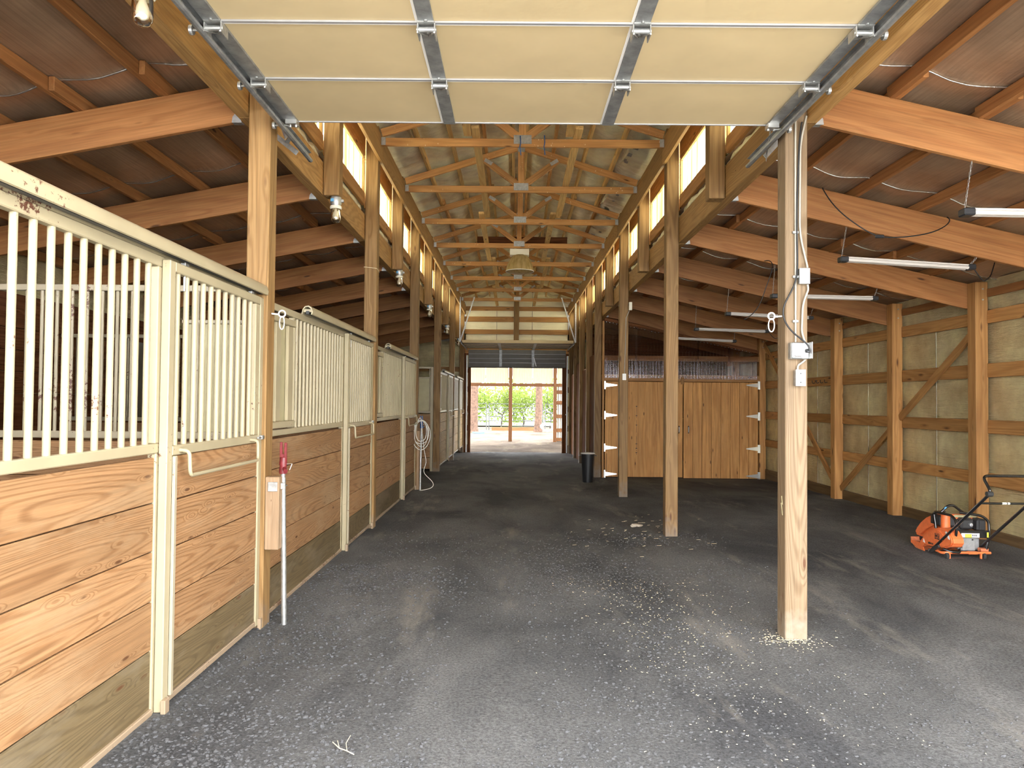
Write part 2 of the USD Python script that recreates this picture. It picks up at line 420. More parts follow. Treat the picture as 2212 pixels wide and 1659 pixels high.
foil('foil_wall', (0.97, 0.79, 0.46), 0.26, (1.4, 4.5, 52.0), 1.0, metal=0.42, fine=(120, 120, 160))
foil('foil_gable', (0.92, 0.84, 0.62), 0.55, (2.0, 2.0, 16.0), 0.4, metal=0.15, fine=(120, 120, 160), patch=0.1)
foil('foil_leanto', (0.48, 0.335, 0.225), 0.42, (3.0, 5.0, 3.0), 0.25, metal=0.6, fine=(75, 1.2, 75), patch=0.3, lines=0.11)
foil('foil_roof', (0.95, 0.83, 0.61), 0.32, (2.2, 9.0, 2.2), 1.0, metal=0.5, fine=(120, 60, 120), patch=0.25)
simple('foil_tape', (0.62, 0.62, 0.62), 0.24, 0.95, bump=0.5, bscale=30)

# window panes of ribbed fibreglass: light comes through, nothing is seen through
MAT['fibreglass'] = usdkit.material(stage, '/World/Looks/fibreglass', {
    'g': ('geometry', {}), 'm': ('mapping', dict(scale=(8, 14.0, 0.3))), 'n': ('noise_texture', dict(scale=1.0, detail=2.0)),
    'r': ('rgb_ramp', dict(ramp=[(0.38, (0.15, 0.115, 0.035)), (0.46, (0.24, 0.19, 0.075)), (0.52, (0.85, 0.78, 0.50)), (0.64, (0.95, 0.92, 0.70))])),
    't': ('translucent_bsdf', {}), 'd': ('diffuse_bsdf', dict(color=(0.75, 0.70, 0.5))), 'x': ('mix_closure', dict(fac=0.1))},
    [('g.position', 'm.vector'), ('m.vector', 'n.vector'), ('n.fac', 'r.fac'), ('r.color', 't.color'), ('t.BSDF', 'x.closure1'), ('d.BSDF', 'x.closure2')], surface='x.closure')
MAT['clear_plastic'] = usdkit.material(stage, '/World/Looks/clear_plastic', {
    'f': ('fresnel', dict(IOR=1.5)), 'k': ('math', dict(math_type='multiply_add', value2=1.2, value3=0.03, use_clamp=True)), 't': ('transparent_bsdf', dict(color=(0.74, 0.65, 0.61))),
    'g': ('glossy_bsdf', dict(color=(0.95, 0.88, 0.84), roughness=0.05)), 'x': ('mix_closure', {})},
    [('f.fac', 'k.value1'), ('k.value', 'x.fac'), ('t.BSDF', 'x.closure1'), ('g.BSDF', 'x.closure2')], surface='x.closure')
MAT['lamp_glass'] = usdkit.material(stage, '/World/Looks/lamp_glass', {
    'f': ('fresnel', dict(IOR=1.45)), 'k': ('math', dict(math_type='multiply_add', value2=1.0, value3=0.10, use_clamp=True)), 't': ('transparent_bsdf', dict(color=(0.86, 0.80, 0.66))),
    'g': ('glossy_bsdf', dict(color=(0.95, 0.93, 0.88), roughness=0.08)), 'x': ('mix_closure', {})},
    [('f.fac', 'k.value1'), ('k.value', 'x.fac'), ('t.BSDF', 'x.closure1'), ('g.BSDF', 'x.closure2')], surface='x.closure')
MAT['shade_glass'] = usdkit.material(stage, '/World/Looks/shade_glass', {
    'g': ('texture_coordinate', {}), 'm': ('mapping', dict(scale=(22, 22, 1.5))), 'n': ('noise_texture', dict(scale=1.0, detail=4.0)),
    'r': ('rgb_ramp', dict(ramp=[(0.3, (0.48, 0.33, 0.12)), (0.7, (0.72, 0.56, 0.27))])), 'p': ('principled_bsdf', dict(roughness=0.35)),
    't': ('translucent_bsdf', {}), 'x': ('mix_closure', dict(fac=0.4))},
    [('g.object', 'm.vector'), ('m.vector', 'n.vector'), ('n.fac', 'r.fac'), ('r.color', 'p.base_color'), ('r.color', 't.color'), ('p.BSDF', 'x.closure1'), ('t.BSDF', 'x.closure2')], surface='x.closure')
MAT['leaf'] = usdkit.material(stage, '/World/Looks/leaf', {
    'd': ('diffuse_bsdf', dict(color=(0.10, 0.15, 0.035))), 't': ('translucent_bsdf', dict(color=(0.20, 0.25, 0.055))), 'x': ('mix_closure', dict(fac=0.5))},
    [('d.BSDF', 'x.closure1'), ('t.BSDF', 'x.closure2')], surface='x.closure')
MAT['fascia_plastic'] = usdkit.material(stage, '/World/Looks/fascia_plastic', {
    'd': ('diffuse_bsdf', dict(color=(0.34, 0.30, 0.22))), 't': ('translucent_bsdf', dict(color=(0.34, 0.29, 0.20))), 'x': ('mix_closure', dict(fac=0.5))},
    [('d.BSDF', 'x.closure1'), ('t.BSDF', 'x.closure2')], surface='x.closure')


def ground_mat(name, dark, dusty, tan, tan_amt):
    n = {'g': ('geometry', {}), 'm': ('mapping', dict(scale=(0.55, 0.30, 1.0))), 'n': ('noise_texture', dict(scale=1.6, detail=5.0, roughness=0.6, distortion=0.4)),
         'r': ('rgb_ramp', dict(ramp=[(0.34, dark), (0.62, dusty)])),
         'n2': ('noise_texture', dict(scale=70.0, detail=6.0, roughness=0.75)), 'r2': ('map_range', dict(from_min=0.3, from_max=0.7, to_min=0.38, to_max=1.72)), 'c2': ('combine_xyz', {}),
         'x2': ('mix', dict(mix_type='multiply', fac=1.0)), 'm3': ('mapping', dict(scale=(1.2, 0.28, 1.0), rotation=(0, 0, 0.42))), 'n3': ('noise_texture', dict(scale=1.7, detail=6.0, roughness=0.7)),
         'r3': ('map_range', dict(from_min=0.56, from_max=0.70, to_min=0.0, to_max=tan_amt, clamp=True)), 'x3': ('mix', dict(color2=tan)),
         'v': ('voronoi_texture', dict(scale=220.0)), 'rv': ('map_range', dict(from_min=0.04, from_max=0.10, to_min=1.0, to_max=0.0, clamp=True)), 'n4': ('noise_texture', dict(scale=5.0, detail=3.0)),
         'r4': ('map_range', dict(from_min=0.5, from_max=0.6, to_min=0.0, to_max=1.0, clamp=True)), 'a4': ('math', dict(math_type='multiply')), 'x4': ('mix', dict(color2=(0.42, 0.40, 0.37))),
         'b': ('bump', dict(strength=0.9, distance=0.012)), 'p': ('principled_bsdf', dict(roughness=0.95, specular_ior_level=0.2))}
    l = [('g.position', 'm.vector'), ('m.vector', 'n.vector'), ('n.fac', 'r.fac'), ('g.position', 'n2.vector'), ('n2.fac', 'r2.value'), ('r2.result', 'c2.x'), ('r2.result', 'c2.y'), ('r2.result', 'c2.z'),
         ('r.color', 'x2.color1'), ('c2.vector', 'x2.color2'), ('g.position', 'm3.vector'), ('m3.vector', 'n3.vector'), ('n3.fac', 'r3.value'), ('r3.result', 'x3.fac'), ('x2.color', 'x3.color1'),
         ('g.position', 'v.vector'), ('v.distance', 'rv.value'), ('g.position', 'n4.vector'), ('n4.fac', 'r4.value'), ('rv.result', 'a4.value1'), ('r4.result', 'a4.value2'), ('a4.value', 'x4.fac'), ('x3.color', 'x4.color1'),
         ('x4.color', 'p.base_color'), ('n2.fac', 'b.height'), ('b.normal', 'p.normal')]
    MAT[name] = usdkit.material(stage, '/World/Looks/' + name, n, l, surface='p.BSDF')


ground_mat('gravel_floor', (0.060, 0.061, 0.065), (0.150, 0.149, 0.147), (0.34, 0.31, 0.265), 0.5)
ground_mat('yard_dirt', (0.055, 0.036, 0.023), (0.13, 0.095, 0.066), (0.22, 0.19, 0.11), 0.5)

# ------------------------------------------------------------------ dimensions (metres, read off the photograph)
S = 3.66                                   # bay
YB = [1.0] + [4.66 + S * i for i in range(6)]   # fronts of the post rows 0..6
PL, PR = (-1.695, -1.555), (1.70, 1.84)    # aisle posts left / right
XC = 0.0725                                # aisle centre
WL, WR = -5.15, 5.30                       # outer walls


def gz(x, y):
    """height of the gravel floor"""
    x, y = np.asarray(x, float), np.asarray(y, float)
    R = np.interp(y, [1, 4.7, 8.3, 12, 15.6, 23], [0.02, 0.015, 0.0, -0.03, -0.09, -0.10])
    L = np.interp(y, [1, 12, 15.6, 23], [0.06, 0.055, 0.0, -0.10])
    t = np.clip((x + 1.45) / 2.4, 0, 1)
    return L * (1 - t) + R * t


# ------------------------------------------------------------------ floor and ground
def floor_fn(U, V):
    x = -5.4 + U * 10.95
    y = 0.9 + (V ** 1.35) * 22.45
    z = gz(x, y)
    p = np.stack([x, y, np.zeros_like(x)], -1)
    z = z + 0.016 * (meshkit.fbm(p * 1.1, 3, 3) - 0.5) + 0.007 * (meshkit.fbm(p * 7.0, 2, 5) - 0.5)
    return np.stack([x, y, z], -1)


tag(obj('floor', grid(floor_fn, 170, 330), 'gravel_floor', smooth=True), 'dark grey crushed gravel floor of the barn', None, None, 'structure')
tag(obj('driveway', grid(lambda U, V: np.stack([-16 + 32 * U, -14 + 14.9 * V, 0.02 + 0 * U], -1), 20, 12), 'concrete_dust', smooth=True), 'pale gravel ground in front of the barn', None, None, 'structure')


def yard_fn(U, V):
    x = -30 + 60 * U; y = 22.9 + 60 * V ** 1.6
    p = np.stack([x, y, 0 * x], -1)
    return np.stack([x, y, -0.15 + 0.05 * np.clip((y - 23.1) / 0.5, 0, 1) + 0.07 * (meshkit.fbm(p * 0.9, 3, 9) - 0.5) * np.clip((y - 23.4) / 2, 0, 1)], -1)


tag(obj('yard', grid(yard_fn, 160, 120), 'yard_dirt', smooth=True), 'sunlit bare dirt yard beyond the far doorway', None, None, 'structure')

ico = trimesh.creation.icosphere(1)
ico0 = trimesh.creation.icosahedron()


def stones(n, xr, yr, smin, smax, seed, patch=0.5, base=ico0):
    g = np.random.default_rng(seed)
    V, F_, k = [], [], 0
    bv, bf = np.array(base.vertices), np.array(base.faces)
    while k < n:
        x, y = g.uniform(*xr), yr[0] + (yr[1] - yr[0]) * g.random() ** 1.5
        if meshkit.fbm(np.array([x * 0.8, y * 0.45, 2.0]), 3, 11) + 0.28 * (g.random() - 0.5) < patch:
            continue
        s = smin + (smax - smin) * g.random() ** 2.6
        q = bv * (1 + 0.25 * g.standard_normal((len(bv), 1))) * [s, s * g.uniform(0.6, 1), s * g.uniform(0.4, 0.8)]
        a = g.uniform(0, 6.28); c, sn = math.cos(a), math.sin(a)
        q = q @ np.array([[c, -sn, 0], [sn, c, 0], [0, 0, 1]]).T + [x, y, float(gz(x, y)) + 0.25 * s]
        V.append(q); F_.append(bf + len(bv) * k); k += 1
    return (np.vstack(V), np.vstack(F_))


gv = [stones(9000, (-1.58, -0.35), (2.6, 6.5), 0.003, 0.0125, 1, 0.42), stones(13000, (-1.4, 2.4), (2.6, 8.5), 0.002, 0.0095, 2, 0.48), stones(5000, (0.1, 1.25), (2.7, 8.0), 0.003, 0.0115, 3, 0.44)]
tag(obj('gravel', cat(*gv), 'stone'), 'loose dark gravel stones strewn over the aisle floor', 'gravel', None, 'stuff')

# ------------------------------------------------------------------ aisle posts, stubs, header beams, plates
SIDE = {-1: 'left', 1: 'right'}
ZT = 4.62
for s, (x0, x1) in ((-1, PL), (1, PR)):
    for i, y in enumerate(YB):
        z0 = float(gz((x0 + x1) / 2, y)) - 0.04
        mat = 'wood_post_pale' if (s > 0 and i == 1) else 'wood_post'
        lab = {(1, 1): 'pale square timber post carrying the electrical boxes, right of the aisle', (-1, 1): 'broad nearest timber post left of the aisle, stall door track ending on it'}.get((s, i)) or \
            f'square timber aisle post, {ORD[i]} from the front on the {SIDE[s]} side'
        tag(bx('timber_post', x0, x1, y, y + 0.14, z0, ZT, mat, c=0.006), lab, 'post', 'timber posts along the aisle')
    for k in range(6):
        y = YB[0] + 1.83 + S * k
        if s > 0 and k >= 4:      # full posts along the tack room
            z0 = float(gz(1.8, y)) - 0.04
            tag(bx('timber_post', x0, x1, y, y + 0.14, z0, ZT, 'wood_post', c=0.006), f'timber post of the tack room wall, {ORD[k - 4]} behind the plywood doors', 'post', 'timber posts along the aisle')
        else:
            tag(bx('stub_post', x0, x1, y, y + 0.14, 3.285, ZT, 'wood_post', c=0.006), f'short hanging timber stub above the {SIDE[s]} aisle edge, {ORD[k]} from the front', 'stub post', 'hanging stub posts under the aisle roof')
    hx = (1.845, 1.935) if s > 0 else (-1.79, -1.70)
    px = (1.66, 1.698) if s > 0 else (-1.553, -1.515)
    for k in range(6):
        y0 = 1.07 + S * k; y1 = y0 + S - 0.004
        tag(bx('header_beam', *hx, y0, y1, 3.29, 3.58, 'wood_header'), f'deep header beam over the {SIDE[s]} aisle edge, {ORD[k]} length from the front', 'beam', 'header beams carrying the lean-to rafters')
        tag(bx('plate_beam', *px, y0, y1, 4.185, 4.47, 'wood_header'), f'wall plate board under the aisle trusses, {SIDE[s]} side, {ORD[k]} length from the front', 'beam', 'plate boards along the truss ends')

# ------------------------------------------------------------------ clerestory windows
wn = 0
YH = [1.14 + 1.83 * k for k in range(12)]
for s in (1, -1):
    for k in range(12):
        y0 = (YB[0] + 1.83 * k) + 0.14; y1 = YB[0] + 1.83 * (k + 1)
        wn += 1
        w = thing(f'window_{wn}', None, None, ((1.86 if s > 0 else -1.72), y0, 3.68), kind='structure')
        a, b = (1.845, 1.883) if s > 0 else (-1.738, -1.70)
        bx('sill_board', a, b, y0 + 0.001, y1 - 0.001, 3.68, 3.82, 'wood_girt', w)
        bx('header_board', a, b, y0 + 0.001, y1 - 0.001, 4.24, 4.66, 'wood_truss', w)
        cx = (a + 0.004, b - 0.004)
        bx('casing', *cx, y0 + 0.001, y1 - 0.001, 4.21, 4.239, 'wood_pine', w)
        bx('casing', *cx, y0 + 0.001, y0 + 0.03, 3.821, 4.209, 'wood_pine', w)
        bx('casing', *cx, y1 - 0.03, y1 - 0.001, 3.821, 4.209, 'wood_pine', w)
        gx = 1.90 if s > 0 else -1.755
        m = at((gx, y0 - 0.02, 3.72), math.pi / 2)
        obj('pane', corrugated(y1 - y0 + 0.04, 0.58, 0.068, 0.007), 'fibreglass', w, m, smooth=True)

# ------------------------------------------------------------------ lean-to rafters
RY = [1.14 + 1.83 * k for k in range(12)]           # near faces, just behind each post row


def rz_right(x): return 3.315 - 0.225 * (x - 1.94)


def rz_left(x): return 3.30 - 0.19 * (-x - 1.785)


for s in (-1, 1):
    dep = 0.28 if s > 0 else 0.255
    for k, y in enumerate(RY):
        xa, xb = (1.94, 5.30) if s > 0 else (-1.795, -5.15)
        fz = rz_right if s > 0 else rz_left
        t = thing('rafter', f'orange-brown sloping rafter of the {SIDE[s]} lean-to roof, {ORD[k]} from the front', 'rafter', (xa, y, fz(xa)), group=f'rafters of the {SIDE[s]} lean-to')
        beam('board', (xa, y + 0.021, fz(xa) + dep / 2), (xb, y + 0.021, fz(xb) + dep / 2), 0.04, dep, 'wood_rafter', t)
        h = fz(xa)
        hg = cat(abox(*sorted((xa - s * 0.004, xa + s * 0.05)), y - 0.003, y + 0.045, h - 0.012, h - 0.008, 0.0005), prism([(0, 0), (0.052, 0), (0.042, 0.05), (0.02, 0.075), (0, 0.085)], 0.002))
        n = len(hg[0]) // 1
        a = abox(*sorted((xa - s * 0.004, xa + s * 0.06)), y - 0.003, y + 0.045, h - 0.014, h - 0.006, 0.0005)
        b = prism([(0, 0), (0.06, 0), (0.056, 0.035), (0.03, 0.07), (0, 0.08)], 0.002)
        R = np.eye(4); R[:3, :3] = np.array([[s, 0, 0], [0, 0, 1], [0, 1, 0]]).astype(float); R[:3, 3] = (xa, y - 0.004, h - 0.012)
        obj('joist_hanger', cat(a, moved(b, xf=R)), 'galvanised', t)

# ------------------------------------------------------------------ ceilings: insulation blankets, purlins, foil rolls
def leanto_ceiling(s):
    c = thing('ceiling', None, None, (0, 0, 0), kind='structure')
    dep = 0.28 if s > 0 else 0.255
    fz = rz_right if s > 0 else rz_left
    purl = [2.47 + 0.575 * i for i in range(5)] if s > 0 else [-(2.31 + 0.55 * i) for i in range(6)]
    x_in, x_out = (1.875, 5.42) if s > 0 else (-1.735, -5.27)
    for j, x in enumerate(purl):
        for k in range(6):
            y0 = 1.0 + S * k - 0.18; y1 = y0 + S + 0.36
            o = 0.02 if k % 2 else -0.02
            zc = fz(x) + dep + 0.047
            beam('purlin', (x + o, y0, zc), (x + o, y1, zc), 0.038, 0.088, 'wood_rafter', c)
    pts = sorted([abs(x) for x in purl])
    for k in range(-1, 12):
        y0 = 0.87 + 1.83 * k; y1 = y0 + 1.83
        y0c = max(0.95, y0)
        if y1 < 1.0:
            continue
        sd = rng.uniform(0, 99)

        def fn(U, V, y0=y0c, y1=min(y1 + 0.02, 23.14), sd=sd):
            x = x_in + (x_out - x_in) * U; y = y0 + (y1 - y0) * V
            # sag between purlins, and a drooping lip on the far edge
            d = np.min([np.abs(np.abs(x) - q) for q in pts], axis=0)
            p = np.stack([x * 2.2 + sd, y * 1.6, 0 * x], -1)
            sag = 0.035 * np.clip(d / 0.28, 0, 1) * (0.35 + 1.3 * meshkit.fbm(p, 2, 4)) * 0.8
            lip = 0.028 * np.clip((V - 0.93) / 0.07, 0, 1) ** 1.5 * np.clip(d / 0.2, 0, 1) * (0.25 + 1.1 * meshkit.fbm(p * [1, 0, 1] * 1.3, 2, 8))
            z = np.vectorize(fz)(x) + dep + 0.10 - sag - lip
            return np.stack([x, y, z], -1)
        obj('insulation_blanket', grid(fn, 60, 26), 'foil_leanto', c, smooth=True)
        e = fn(np.linspace(0.01, 0.99, 70), np.full(70, 0.992))
        e[:, 2] -= 0.006
        obj('foil_seam', tube(e, 0.0035 + 0.005 * meshkit.noise(np.stack([e[:, 0] * 14, e[:, 1], 0 * e[:, 0]], 1)), 6), 'foil_tape', c, smooth=True)
    xo, xi = (5.46, 1.935) if s > 0 else (-5.31, -1.79)
    beam('roof_sheet', (xi, 12.07, fz(xi) + dep + 0.112), (xo, 12.07, fz(xo) + dep + 0.112), 22.3, 0.012, 'tin_panel', c)
    bx('flashing', *((1.926, 1.932) if s > 0 else (-1.787, -1.781)), 0.95, 23.15, 3.585, 3.86, 'tin_panel', c, c=0.001)
    for k in range(12):          # bulging foil end in the slot under each window
        y0 = YB[0] + 1.83 * k + 0.14; y1 = YB[0] + 1.83 * (k + 1)
        x = 1.90 if s > 0 else -1.75
        ys = np.linspace(y0 + 0.02, y1 - 0.02, 15)
        g = np.random.default_rng(140 + k + 50 * s)
        r = 0.032 + 0.012 * g.random(15); r[0] = r[-1] = 0.02
        obj('foil_roll', tube([(x + 0.006 * g.standard_normal(), y, 3.62 + 0.007 * g.standard_normal()) for y in ys], r, 9), 'foil_roof', c, smooth=True)
    return c


leanto_ceiling(-1)
leanto_ceiling(1)


def tz(x): return 4.93 - 0.31 * abs(x - XC)          # underside of the truss top chords


cc = thing('ceiling', None, None, (0, 0, 0), kind='structure')
PO = [0.09, 0.46, 0.87, 1.25]
for sg in (-1, 1):
    for o in PO:
        x = XC + sg * o
        for k in range(6):
            y0 = 1.0 + S * k - 0.12; y1 = y0 + S + 0.24
            d = 0.02 if k % 2 else -0.02
            beam('purlin', (x + d, y0, tz(x) + 0.093 + 0.046), (x + d, y1, tz(x) + 0.093 + 0.046), 0.038, 0.088, 'wood_pine' if (k + int(o * 10)) % 3 else 'wood_truss', cc)
    for k in range(12):
        y0 = 1.0 + 1.86 * k; y1 = min(y0 + 1.88, 23.14)
        sd = rng.uniform(0, 99)

        def fn(U, V, y0=y0, y1=y1, sd=sd, sg=sg):
            q = U * 1.98; x = XC + sg * q; y = y0 + (y1 - y0) * V
            d = np.min([np.abs(q - o) for o in PO + [1.95]], axis=0)
            p = np.stack([x * 3.0 + sd, y * 4.5, 0 * x], -1)
            sag = np.clip(d / 0.15, 0, 1) * (0.004 + 0.085 * meshkit.fbm(p * [0.6, 1.5, 1], 3, 6)) + 0.05 * np.clip((V - 0.92) / 0.08, 0, 1) ** 2 * np.clip(d / 0.12, 0, 1) * meshkit.fbm(p * 1.7, 2, 2)
            z = 4.93 - 0.31 * q + 0.093 + 0.095 - sag
            return np.stack([x, y, z], -1)
        obj('insulation_blanket', grid(fn, 50, 40), 'foil_roof', cc, smooth=True)
for sg in (-1, 1):
    beam('roof_sheet', (XC, 12.07, 5.145), (XC + sg * 2.05, 12.07, 5.145 - 0.31 * 2.05), 22.3, 0.012, 'tin_panel', cc)
# torn flap and tape patches on the blankets near the plates
for x, y, s_ in ((-1.28, 8.6, 1), (1.42, 9.2, -1), (1.40, 11.2, -1), (-1.30, 12.4, 1)):
    g = np.random.default_rng(int(y * 10))

    def fl(U, V, x=x, y=y, s_=s_):
        xx = x + s_ * 0.10 * V + 0.02 * np.sin(6 * U); yy = y + 0.5 * (U - 0.5) * (1 - 0.55 * V)
        return np.stack([xx, yy, tz(x) + 0.16 - 0.17 * V + 0.02 * np.sin(9 * U + 4 * V)], -1)
    obj('torn_flap', grid(fl, 14, 10), 'foil_roof', cc, smooth=True)
for k in range(16):
    y = 8.6 + rng.uniform(0, 6.0); q = rng.uniform(1.33, 1.5); x = XC + q
    w, h = rng.uniform(0.03, 0.09), rng.uniform(0.05, 0.12)
    z = 4.93 - 0.31 * q + 0.125
    m, L = frame((x - w / 2, y, z + 0.155 * w), (x + w / 2, y, z - 0.155 * w))
    obj('tape_patch', cbox(L, h, 0.003, 0.001), 'galvanised_dull', cc, m)

# ------------------------------------------------------------------ trusses
def make_truss(y, label):
    t = thing('roof_truss', label, 'roof truss', (XC, y, 4.34), group='roof trusses over the aisle')
    xa, xb = -1.513, 1.658
    bx('bottom_chord', xa, xb, y, y + 0.038, 4.34, 4.429, 'wood_truss', t)
    for sg, xe in ((-1, xa), (1, xb)):
        x0 = XC + sg * 0.01
        beam('top_chord', (x0, y + 0.019, tz(x0) + 0.047), (xe, y + 0.019, tz(xe) + 0.047), 0.038, 0.089, 'wood_truss', t)
        beam('web', (XC + sg * 0.03, y + 0.019, 4.44), (XC + sg * 0.50, y + 0.019, tz(XC + sg * 0.5) + 0.01), 0.036, 0.085, 'wood_truss', t, upv=(sg * -0.7, 0, 0.7))
        m, L = frame((XC + sg * 0.40, y - 0.001, tz(XC + sg * 0.40) - 0.075), (XC + sg * 0.50, y - 0.001, tz(XC + sg * 0.5) + 0.015))
        obj('gusset_plate', cbox(L, 0.003, 0.05, 0.0008), 'galvanised', t, m)
        bx('joist_hanger', xe - sg * 0.05 if sg > 0 else xe, xe if sg > 0 else xe + 0.05, y - 0.003, y + 0.041, 4.345, 4.435, 'galvanised', t, c=0.001)
    bx('king_post', XC - 0.044, XC + 0.044, y, y + 0.038, 4.43, 4.925, 'wood_truss', t)
    bx('gusset_plate', XC - 0.10, XC + 0.10, y - 0.003, y - 0.0005, 4.37, 4.47, 'galvanised', t, c=0.0008)
    bx('gusset_plate', XC - 0.05, XC + 0.05, y - 0.003, y - 0.0005, 4.90, 5.0, 'galvanised', t, c=0.0008)
    return t


TY = [8.26 + 1.83 * k for k in range(-2, 8)]
for k, y in enumerate(TY):
    make_truss(y, f'orange timber roof truss over the aisle, {ORD[k]} from the front')

# runner boards along the bottom chords
for sg in (-1, 1):
    for k in range(5):
        y0 = 4.3 + 3.66 * k; x = XC + sg * 0.565 + (0.045 if k % 2 else -0.045)
        tag(bx('runner_board', x - 0.044, x + 0.044, y0, y0 + 3.9, 4.431 + 0.0, 4.468, 'wood_pine'), f'pale runner board laid on the trusses, {SIDE[sg]} of centre, {ORD[k]} from the front', 'board', 'runner boards on the truss chords')
tag(bx('plank', -0.72, 0.98, 13.98, 14.02, 4.472, 4.60, 'wood_dark'), 'dark weathered plank standing on edge across the truss runner boards', 'plank')

# ------------------------------------------------------------------ right outer wall
wr = thing('wall_right', None, None, (WR, 0, 0), kind='structure')
WPY = [0.98 + 1.83 * k for k in range(13)]
GZ = [(0.595, 0.735), (1.175, 1.325), (1.80, 1.955), (2.405, 2.55)]
for k in range(12):
    y0 = WPY[k] + 0.14; y1 = WPY[k + 1]
    if y0 > 22.9:
        break
    sd = k * 3.7

    def fn(U, V, y0=y0, y1=y1, sd=sd):
        y = y0 - 0.14 + (y1 - y0 + 0.16) * U; z = -0.15 + 3.05 * V
        p = np.stack([y * 2.5 + sd, z * 14, 0 * y], -1)
        d = np.min([np.abs(z - (a + b) / 2) for a, b in GZ], axis=0)
        return np.stack([WR + 0.035 - 0.02 * np.clip(d / 0.25, 0, 1) * (0.2 + 1.2 * meshkit.fbm(p, 3, 2)), y, z], -1)
    obj('insulation_panel', grid(fn, 24, 90), 'foil_wall', wr, smooth=True)
    for a, b in GZ:
        bx('girt', WR - 0.022, WR + 0.012, y0 + 0.002, y1 - 0.002, a, b, 'wood_girt', wr)
    bx('skirt_board', WR - 0.024, WR + 0.012, y0 + 0.002, y1 - 0.002, -0.18, 0.115, 'wood_skirt', wr)
    bx('eave_board', WR - 0.022, WR + 0.012, y0 + 0.002, y1 - 0.002, 2.70, 2.79, 'wood_rafter', wr)
    y = y0 + 0.62 + 0.3 * rng.random()
    bx('foil_seam', WR - 0.004, WR + 0.004, y, y + 0.012, 0.12, 2.4, 'foil_tape', wr, c=0.001)
bx('siding', WR + 0.065, WR + 0.08, 0.95, 23.2, -0.2, 2.95, 'tin_panel', wr, c=0.001)
for (ya, za), (yb, zb) in (((8.45, 2.35), (10.12, 1.31)), ((10.28, 1.20), (11.95, 0.14)), ((12.11, 0.14), (13.78, 1.38)), ((13.94, 1.50), (15.6, 2.72))):
    beam('diagonal_brace', (WR - 0.045, ya, za), (WR - 0.045, yb, zb), 0.04, 0.088, 'wood_girt', wr)
for k, y in enumerate(WPY[1:], 1):
    if y > 23:
        break
    z0 = float(gz(5.2, y)) - 0.05
    t = thing('wall_post', f'timber post of the right outer wall, {ORD[k]} from the front', 'post', (5.225, y, z0), group='posts of the right outer wall')
    bx('shaft', 5.155, 5.295, y, y + 0.155, z0, 2.87, 'wood_girt', t, c=0.006)
    for z in (2.79, 2.67):
        obj('bolt', moved(lathe([(0, 0), (0.008, 0.001), (0.011, 0.005), (0.011, 0.010)], 8), xf=rot((1, 0, 0), -90) @ np.eye(4)), 'steel_bright', t, at((5.235, y - 0.009, z)))

for i in range(4):
    y = 12.3 + 0.17 * i + 0.22
    t = tag(obj('coat_hook', tube(fillet([(WR - 0.023, y, 1.86), (WR - 0.07, y, 1.845), (WR - 0.075, y, 1.90)], 0.02), 0.006, 6), 'engine_black'), f'small dark hook on the wall girt, {ORD[3 - i]} from the left of four', 'hook', 'hooks on the right wall girt')

# ------------------------------------------------------------------ left outer wall, front wall, back wall
wl = thing('wall_left', None, None, (WL, 0, 0), kind='structure')
for k in range(6):
    y0, y1 = 1.0 + S * k, 1.0 + S * (k + 1)
    obj('insulation_panel', abox(WL - 0.06, WL - 0.04, y0, y1, -0.1, 3.0), 'foil_wall', wl)
    for a, b in GZ[1:]:
        bx('girt', WL - 0.038, WL, y0 + 0.002, y1 - 0.002, a, b, 'wood_dark', wl)
    for j in range(11):
        bx('kick_board', WL - 0.038, WL - 0.005, y0 + 0.002, y1 - 0.002, -0.05 + 0.225 * j, 0.17 + 0.225 * j, 'wood_dark', wl)
    bx('stall_shutter', WL - 0.037, WL + 0.015, y0 + 1.3, y0 + 2.4, 1.2, 2.25, 'door_grey', wl)

bx('siding', WL - 0.09, WL - 0.075, 0.95, 23.2, -0.2, 3.1, 'tin_panel', wl, c=0.001)
wf = thing('wall_front', None, None, (0, 0.95, 0), kind='structure')
for k in range(8):
    bx('board', -1.70, 1.85, 0.94, 0.975, 3.32 + 0.235 * k, 3.545 + 0.235 * k, 'wood_girt', wf)
for k in range(10):
    bx('board', WL, -1.70, 0.94, 0.975, 0.02 + 0.235 * k, 0.245 + 0.235 * k, 'wood_girt', wf)

wb = thing('wall_back', None, None, (0, 23.14, 0), kind='structure')
YW = 23.14
cols = [(-1.52, -0.56), (-0.55, 0.55), (0.56, 1.66)]
for x0, x1 in cols:
    obj('insulation_panel', grid(lambda U, V, x0=x0, x1=x1: np.stack([x0 + (x1 - x0) * U, YW - 0.012 * meshkit.fbm(np.stack([U * 3 + x0, V * 20, 0 * U], -1), 3, 3), 3.0 + 2.1 * V], -1), 30, 60), 'foil_gable', wb, smooth=True)
    if x0 < 1.5:
        bx('seam_strip', x1 + 0.001, x1 + 0.009, YW - 0.015, YW - 0.008, 3.3, 4.3, 'wood_dark', wb, c=0.0005)
for a, b in ((3.58, 3.725), (3.965, 4.125), (4.31, 4.44)):
    for x0, x1 in ((-1.55, -0.025), (0.14, 1.695)):
        bx('girt', x0, x1, YW - 0.075, YW - 0.037, a, b, 'wood_girt', wb)
for x0, x1, z0, z1 in ((-5.3, -1.35, -0.2, 3.7), (1.50, 5.4, -0.2, 3.75), (-1.95, 2.1, 3.0, 5.2)):
    bx('siding', x0, x1, 23.19, 23.2, z0, z1, 'tin_panel', wb, c=0.001)
bx('centre_post', -0.02, 0.136, YW - 0.16, YW - 0.02, 3.25, 4.9, 'wood_post', wb)
bx('door_header', -1.55, 1.70, YW - 0.036, YW + 0.01, 2.98, 3.30, 'wood_girt', wb)
